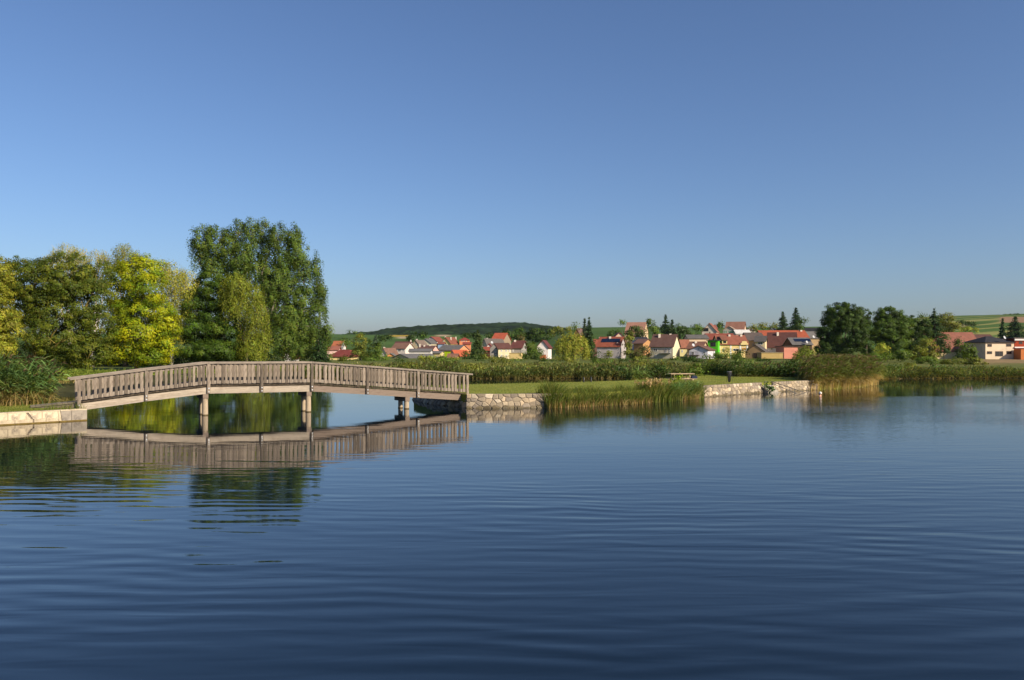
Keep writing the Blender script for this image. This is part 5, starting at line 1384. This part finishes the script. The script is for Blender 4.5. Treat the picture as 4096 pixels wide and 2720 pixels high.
house('pale shed with green double doors before the hilltop barn', 335, 2892, 2940, 2948, 8, 1342, 1320, 1305, 'gable', (205, 190, 170), (190, 150, 120), wins=[(2895, 2909, 1321, 1334, mat((0.22, 0.34, 0.2), .8)), (2914, 2936, 1321, 1334, mat((0.22, 0.34, 0.2), .8))])
house('white roofed lean-to right of the green doors', 330, 2945, 3002, None, 6, 1340, 1334, 1320, 'side', (235, 220, 205), (235, 228, 215))
house('long grey roof left of the lime green box', 290, 2754, 2834, None, 8, 1365, 1354, 1340, 'side', (235, 205, 170), (112, 106, 98))
house('wide red tiled roof above the lime green box', 300, 2834, 2942, None, 9, 1370, 1357, 1335, 'side', (200, 170, 140), (168, 66, 42))
house('grass green cube extension with a large black window', 236, 2830, 2872, 2880, 6, 1420, 1362, 1359, 'flat', (92, 200, 40), (92, 92, 92), wins=[(2842, 2863, 1369, 1386)], frame=FRAME_DARK, over=0.4)
def pilasters(root, P, W, L_, ze, zr, gz, uo, Y0, s):
    for px in (2878, 2923, 2961, 2989):
        u = uo(px); MB().hexa([P(u - .22, -.08, gz), P(u + .22, -.08, gz), P(u + .22, -.003, gz), P(u - .22, -.003, gz)], [P(u - .22, -.08, ze - .3), P(u + .22, -.08, ze - .3), P(u + .22, -.003, ze - .3), P(u - .22, -.003, ze - .3)]).build('pilaster', FRAME, root)
    u0, u1 = uo(2888), uo(2908); z0, z1 = Z(1375, Y0), Z(1362, Y0)
    d = MB().hexa([P(u0, -.2, z0), P(u1, -.2, z0), P(u1, 2.5, z0), P(u0, 2.5, z0)], [P(u0, -.2, z1), P(u1, -.2, z1), P(u1, 2.5, z1), P(u0, 2.5, z1)]).build('dormer', plaster((245, 215, 150)), root)
    zt = Z(1344, Y0 + 3)
    MB().hexa([P(u0 - .2, -.5, z1 + .02), P(u1 + .2, -.5, z1 + .02), P(u1 + .2, 3.2, zt), P(u0 - .2, 3.2, zt)], [P(u0 - .2, -.5, z1 + .18), P(u1 + .2, -.5, z1 + .18), P(u1 + .2, 3.2, zt + .16), P(u0 - .2, 3.2, zt + .16)]).build('dormer_roof', roof_mat((165, 90, 60)), d)
    MB().hexa([P(u0 + .3, -.23, z0 + .2), P(u1 - .3, -.23, z0 + .2), P(u1 - .3, -.203, z0 + .2), P(u0 + .3, -.203, z0 + .2)], [P(u0 + .3, -.23, z1 - .15), P(u1 - .3, -.23, z1 - .15), P(u1 - .3, -.203, z1 - .15), P(u0 + .3, -.203, z1 - .15)]).build('pane', GLASS, d)
    # curved gate gable
    u0, u1 = uo(2961), uo(2991); z0 = ze - .2
    q = [(0, 0), (1, 0), (1, .35), (.86, .4), (.82, .75), (.5, .85), (.18, .75), (.14, .4), (0, .35)]
    A = [P(u0 + (u1 - u0) * a, -.45, z0 + b * 1.4) for a, b in q]; B = [P(u0 + (u1 - u0) * a, -.14, z0 + b * 1.4) for a, b in q]
    n = len(q); MB().add(A + B, [tuple(range(n)), tuple(reversed(range(n, 2 * n)))] + [(i, (i + 1) % n, n + (i + 1) % n, n + i) for i in range(n)]).build('gate_gable', plaster((240, 214, 150)), root)
house('yellow baroque style house with white pilasters and curved gate gable', 240, 2877, 2992, None, 9, 1420, 1377, 1342, 'side', (240, 212, 145), (178, 88, 58),
      wins=[(2932, 2954, 1394, 1404), (2890, 2898, 1393, 1408), (2966, 2986, 1389, 1402, WOODDOOR)], chims=[(2915, 1338), (2962, 1338)], extra=pilasters)
house('apricot house with dark grey brown roof right of the curved gate', 246, 2994, 3060, None, 9, 1410, 1361, 1332, 'side', (242, 214, 170), (108, 88, 78), wins=[(3009, 3015, 1372, 1382)])
house('grey roofed dormer wing with green framed windows', 240, 3020, 3060, 3067, 7, 1400, 1366, 1345, 'side', (240, 215, 170), (100, 92, 86), wins=[(3031, 3051, 1368, 1379)])
house('rough brick gabled barn with dark opening', 222, 2981, 3060, 3078, 8, 1440, 1408, 1380, 'gable', (196, 160, 115), (104, 92, 84), wins=[(3013, 3043, 1412, 1432, DARKWOOD_AND_SHADE)], frame=FRAME_DARK, over=0.12)  # dark sheet painted in for the shade inside the opening
house('long house with huge maroon brown roof and white walls', 250, 3066, 3178, 3188, 11, 1410, 1388, 1331, 'side', (228, 230, 240), (118, 62, 50), wins=[(3083, 3090, 1391, 1401), (3098, 3103, 1391, 1394), (3111, 3117, 1391, 1398)], chims=[(3108, 1329), (3153, 1329)])
house('vivid orange long roof behind the maroon brown roof', 275, 3050, 3234, None, 9, 1360, 1350, 1323, 'side', (235, 215, 190), (206, 80, 38), chims=[(3202, 1320)])
house('salmon pink shed with sloping grey roof', 222, 3136, 3192, None, 7, 1428, 1386, 1382, 'flat', (236, 158, 136), (100, 90, 84))
house('shed roof carrying one row of dark solar panels', 240, 3172, 3248, None, 8, 1398, 1378, 1352, 'side', (90, 70, 58), (118, 112, 106), solar=(3180, 3247, 1358, 1369, 6, 1), dish=[(3253, 1348), (3226, 1369)])
house('grey roofed house right of the vivid orange roof', 285, 3236, 3292, None, 8, 1365, 1352, 1327, 'side', (190, 160, 120), (124, 116, 106))
house('almost black barn roof behind the spruces', 340, 3215, 3284, None, 9, 1330, 1325, 1313, 'side', (90, 80, 70), (44, 42, 42))
house('white gable with dark roof below the spruces', 330, 3074, 3094, 3110, 9, 1335, 1324, 1313, 'gable', (232, 220, 195), (92, 92, 92))
house('long low tan carport wall before the white walled house', 215, 3046, 3132, None, 4, 1424, 1412, 1410, 'flat', (205, 175, 115), (200, 172, 115), over=0.1)
house('small grey hut among the hillside trees', 350, 3003, 3022, None, 5, 1326, 1320, 1314, 'side', (190, 180, 165), (120, 112, 104))
house('huge old barn with mottled reddish brown roof at the right', 215, 3741, 3936, None, 12, 1432, 1404, 1331, 'side', (222, 200, 150), (172, 92, 66), over=0.3)
house('maroon roof peeking out between the barn and the modern house', 250, 3925, 3990, None, 9, 1380, 1366, 1339, 'side', CREAM, (112, 66, 52))
house('modern cream house with black hipped roof and dark windows', 205, 3942, 4056, None, 10, 1432, 1371, 1345, 'hip', (246, 222, 190), (58, 56, 60), wins=[(3950, 3967, 1376, 1387), (4025, 4045, 1375, 1386), (3948, 3968, 1405, 1416), (3981, 4012, 1405, 1425), (4026, 4046, 1404, 1416)], frame=FRAME_DARK, hipx=0.42, dish=[(4016, 1351)])
def bands(root, P, W, L_, ze, zr, gz, uo, Y0, s):
    for ya, yb in ((1352, 1362), (1387, 1392)):
        z0, z1 = Z(yb, Y0), Z(ya, Y0)
        MB().hexa([P(-.1, -.3, z0), P(W, -.3, z0), P(W, -.003, z0), P(-.1, -.003, z0)], [P(-.1, -.3, z1), P(W, -.3, z1), P(W, -.003, z1), P(-.1, -.003, z1)]).build('white_band', FRAME, root)
    z0, z1 = gz, Z(1397, Y0)
    MB().hexa([P(-.4, -3.2, z0), P(W, -3.2, z0), P(W, -.31, z0), P(-.4, -.31, z0)], [P(-.4, -3.2, z1), P(W, -3.2, z1), P(W, -.31, z1), P(-.4, -.31, z1)]).build('brick_wing', plaster((205, 125, 72)), root)
house('modern flat roofed house with red wall and white bands at the right edge', 205, 4058, 4220, None, 10, 1432, 1353, 1350, 'flat', (165, 72, 45), (120, 112, 104), wins=[(4076, 4090, 1366, 1376)], extra=bands, over=0.5, frame=FRAME_DARK)
# ------------------------------------------------------------------ small things
RAILM = mat((0.10, 0.095, 0.09), 0.45, 0.1, 8.0, metal=0.3)
def gz_(x, y): return ISLAND_Z
# picnic table
tx, ty = X(2724, 53.3), 53.3
table = empty('picnic_table', (tx, ty, ISLAND_Z), 'wooden picnic table with attached benches on the island lawn', 'table')
TW = mat((0.50, 0.37, 0.23), 0.85, 0.2, 6.0, objrand=0.12, spec=0.15)
ta = math.radians(9); ca, sa = math.cos(ta), math.sin(ta)
def TP(u, v, z): return (tx + u * ca - v * sa, ty + u * sa + v * ca, ISLAND_Z + z)
def tbox(u0, u1, v0, v1, z0, z1): return MB().hexa([TP(u0, v0, z0), TP(u1, v0, z0), TP(u1, v1, z0), TP(u0, v1, z0)], [TP(u0, v0, z1), TP(u1, v0, z1), TP(u1, v1, z1), TP(u0, v1, z1)])
for k in range(5): tbox(-0.84, 0.84, -0.37 + k * 0.15, -0.235 + k * 0.15, 0.74, 0.785).build('table_board', TW, table)
for v in (-0.78, 0.52):
    for k in range(2): tbox(-0.84, 0.84, v + k * 0.135, v + 0.125 + k * 0.135, 0.42, 0.46).build('bench_board', TW, table)
for u in (-0.55, 0.55):
    tbox(u - 0.04, u + 0.04, -0.78, 0.78, 0.34, 0.418).build('bearer', TW, table)
    for sg in (-1, 1):
        m = MB(); w = 0.05
        m.hexa([TP(u - .05, sg * .62 - w, -.02), TP(u - .01, sg * .62 - w, -.02), TP(u - .01, sg * .62 + w, -.02), TP(u - .05, sg * .62 + w, -.02)], [TP(u - .05, sg * .2 - w, .738), TP(u - .01, sg * .2 - w, .738), TP(u - .01, sg * .2 + w, .738), TP(u - .05, sg * .2 + w, .738)])
        m.build('leg', TW, table)
# dark blue bag on the near bench
bx = MB()
prof = [(0, .0), (.17, .0), (.20, .07), (.17, .15), (.08, .19), (-.08, .19), (-.17, .15), (-.20, .07), (-.17, 0)]
A = [TP(.66 + a, -.80, .465 + b) for a, b in prof[1:]]; B = [TP(.66 + a, -.55, .465 + b) for a, b in prof[1:]]
n = len(A); bx.add(A + B, [tuple(range(n)), tuple(reversed(range(n, 2 * n)))] + [(i, (i + 1) % n, n + (i + 1) % n, n + i) for i in range(n)])
bag = bx.build('bag', mat((0.012, 0.02, 0.05), 0.7, 0.2, 8.0)); tag(bag, 'dark blue bag lying on the near bench of the picnic table', 'bag')
MB().tube([TP(.56, -.675, .65), TP(.60, -.675, .72), TP(.72, -.675, .72), TP(.76, -.675, .65)], 0.012, 6).build('strap', mat((0.01, 0.012, 0.02), 0.7), bag)

# litter bag stand
D = 57.8; bxp = X(2917, D)
stand = empty('litter_bin', (bxp, D, ISLAND_Z), 'black litter bag hanging in a thin metal stand on the lawn', 'litter bin')
BAGM = mat((0.012, 0.012, 0.014), 0.28, 0.2, 6.0, bump=0.02, bscale=10, spec=0.6)
m = MB(); ring = 14; pr = [(0.74, .155), (0.62, .15), (0.45, .13), (0.28, .12), (0.12, .105), (0.03, .07), (0.01, .02)]
rr = random.Random(4)
vs = []
for z, r in pr:
    for k in range(ring):
        a = 2 * math.pi * k / ring; q = r * (1 + rr.uniform(-.13, .13)); vs.append((bxp + q * math.cos(a), D + q * math.sin(a), ISLAND_Z + z))
m.add(vs, [(i * ring + k, (i + 1) * ring + k, (i + 1) * ring + (k + 1) % ring, i * ring + (k + 1) % ring) for i in range(len(pr) - 1) for k in range(ring)])
m.build('bag', BAGM, stand, smooth=True)
m = MB(); m.tube([(bxp + .17 * math.cos(a), D + .17 * math.sin(a), ISLAND_Z + .75) for a in np.linspace(0, 2 * math.pi, 17)], 0.014, 6); m.build('ring', RAILM, stand)
m = MB()
m.tube([(bxp, D, ISLAND_Z + .76), (bxp, D, ISLAND_Z + .79)], [.18, .175], 18); m.build('lid', mat((0.20, 0.19, 0.19), 0.5, 0.1, 5), stand)
for a in (0.1, 2.2, 4.3): MB().tube([(bxp + .17 * math.cos(a), D + .17 * math.sin(a), ISLAND_Z + .75), (bxp + .26 * math.cos(a), D + .26 * math.sin(a), ISLAND_Z - .03)], 0.011, 6).build('leg', RAILM, stand)

# bathing steps with two handrails
steps = empty('bathing_steps', (18.8, 57.2, 0), 'concrete bathing steps leading into the lake beside the stone wall', 'steps')
CONC = mat((0.36, 0.32, 0.26), 0.9, 0.2, 3.0, bump=0.01, mark=(0.2, 0.17, 0.12))
sd = Vector((0.78, 0.62, 0)); sn = Vector((0.62, -0.78, 0)); s0 = Vector((18.28, 56.42, 0))
for k in range(5):
    a = s0 + sn * (-0.62 + k * 0.21); top = 0.70 - 0.17 * k
    pts = [a, a + sd * 1.35, a + sd * 1.35 + sn * 0.206, a + sn * 0.206]
    MB().hexa([(p.x, p.y, -0.8) for p in pts], [(p.x, p.y, top) for p in pts]).build('step', CONC, steps)
def rail(label, pts, posts, r=0.022):
    o = empty('handrail', (pts[0][0], pts[0][1], 0), label, 'handrail', 'metal rails at the bathing place')
    MB().tube(pts, r, 8).build('rail', RAILM, o, smooth=True)
    for a, b in posts: MB().tube([a, b], r * 0.9, 8).build('post', RAILM, o, smooth=True)
P0, P1 = at(3089, 1526, 57.6), at(3225, 1572, 56.6)
def lerp(a, b, t): return tuple(a[i] + (b[i] - a[i]) * t for i in range(3))
rail('sloping metal handrail of the bathing steps, the longer one farther back', [(P0[0] - .12, P0[1], P0[2] - .12), (P0[0] - .06, P0[1], P0[2] - .01), P0, lerp(P0, P1, .5), P1],
     [((P0[0] - .12, P0[1], P0[2] - .1), (P0[0] - .12, P0[1], -.1)), (lerp(P0, P1, .66), (*lerp(P0, P1, .66)[:2], -.3))])
Q0, Q1 = at(3093, 1535, 56.9), at(3187, 1574.5, 55.6)
rail('sloping metal handrail of the bathing steps, the shorter one in front', [(Q0[0] - .1, Q0[1], Q0[2] - .1), (Q0[0] - .04, Q0[1], Q0[2]), Q0, Q1], [((Q0[0] - .1, Q0[1], Q0[2] - .08), (Q0[0] - .1, Q0[1], -.1)), (lerp(Q0, Q1, .58), (*lerp(Q0, Q1, .58)[:2], -.3))])
U0 = at(3057, 1527, 56.2)
rail('short bent metal rail left of the bathing steps', [(U0[0], U0[1], -.2), (U0[0], U0[1], U0[2] - .06), (U0[0] + .06, U0[1], U0[2]), (U0[0] + .22, U0[1] + .1, U0[2] + .01)], [])
for px, lab in ((2335, 'left arched metal ladder rail at the back edge of the lawn'), (2364, 'right arched metal ladder rail at the back edge of the lawn')):
    b0 = Vector((X(px, 57.6), 57.6, ISLAND_Z))
    rail(lab, [b0 + Vector((0, -.25, -.1)), b0 + Vector((0, -.25, .28)), b0 + Vector((0, -.15, .36)), b0 + Vector((0, .1, .36)), b0 + Vector((0, .25, .2)), b0 + Vector((0, .3, -.9))], [], 0.03)
w0 = Vector((X(3180, 64), 64, ISLAND_Z))
rail('lone bent metal rail at the right end of the lawn', [w0 + Vector((0, 0, -.1)), w0 + Vector((0, 0, .3)), w0 + Vector((.05, 0, .36)), w0 + Vector((.3, .1, .2)), w0 + Vector((.5, .2, -.1))], [])

# swimmer: body as one skin, head and shoulders above the water, arms reaching forward just below it
def swimmer():
    D = 52.6; x0 = X(3281, D)
    root = empty('person', (x0, D, 0), 'swimmer with white hair seen from behind, only head and shoulders above the water', 'person')
    S = mat((0.62, 0.33, 0.22), 0.5, 0.08, 6.0)
    me = bpy.data.meshes.new('body')
    J = [(0, .55, -.62), (0, .28, -.40), (0, .06, -.16), (0, .0, -.03), (0, -.03, .045), (0, -.035, .12), (0, -.035, .20), (0, -.03, .255),
         (-.19, .02, -.07), (-.30, -.28, -.16), (-.22, -.55, -.14), (.19, .02, -.07), (.30, -.28, -.16), (.22, -.55, -.14)]
    rd = [(.15, .11), (.15, .11), (.17, .12), (.12, .09), (.062, .066), (.082, .098), (.085, .105), (.055, .07), (.07, .065), (.048, .045), (.035, .03), (.07, .065), (.048, .045), (.035, .03)]
    E = [(0, 1), (1, 2), (2, 3), (3, 4), (4, 5), (5, 6), (6, 7), (2, 8), (8, 9), (9, 10), (2, 11), (11, 12), (12, 13)]
    me.from_pydata([(x0 + a * .8 + b * .6 * 0, D - b, c) for a, b, c in J], E, [])
    o = bpy.data.objects.new('body', me); COL.objects.link(o)
    sk = o.modifiers.new('skin', 'SKIN'); sk.use_smooth_shade = True
    for v, r in zip(me.skin_vertices[0].data, rd): v.radius = r
    me.skin_vertices[0].data[2].use_root = True
    o.modifiers.new('sub', 'SUBSURF').render_levels = 2
    me.materials.append(S)
    o.parent = root; o.location = (-x0, -D, 0)
    # hair: cap of strands-like bumps over the back and top of the head
    m = MB(); n, k = 12, 7; vs = []
    rr = random.Random(2)
    for i in range(k):
        th = i / (k - 1) * 1.75
        for j in range(n):
            a = 2 * math.pi * j / n; q = 1 + rr.uniform(-.03, .04)
            vs.append((x0 + .098 * q * math.sin(th) * math.cos(a), D + .035 - .03 + .118 * q * math.sin(th) * math.sin(a) - 0.02 * (1 - math.cos(th)), .185 + .118 * q * math.cos(th)))
    m.add(vs, [(i * n + j, (i + 1) * n + j, (i + 1) * n + (j + 1) % n, i * n + (j + 1) % n) for i in range(k - 1) for j in range(n)])
    m.build('hair', mat((0.72, 0.68, 0.6), 0.8, 0.15, 20, bump=0.01), root, smooth=True)
    for sg in (-1, 1):
        c = Vector((x0 + sg * .088, D + .03, .15))
        MB().tube([c + Vector((0, .0, -.035)), c + Vector((sg * .014, .005, -.01)), c + Vector((sg * .018, .008, .02)), c + Vector((0, 0, .04))], [.008, .014, .016, .008], 6).build('ear', S, root, smooth=True)
    c = Vector((x0, D + .135, .13)); MB().tube([c + Vector((0, 0, .04)), c + Vector((0, .02, 0)), c + Vector((0, .012, -.015))], [.01, .018, .01], 6).build('nose', S, root, smooth=True)
swimmer()
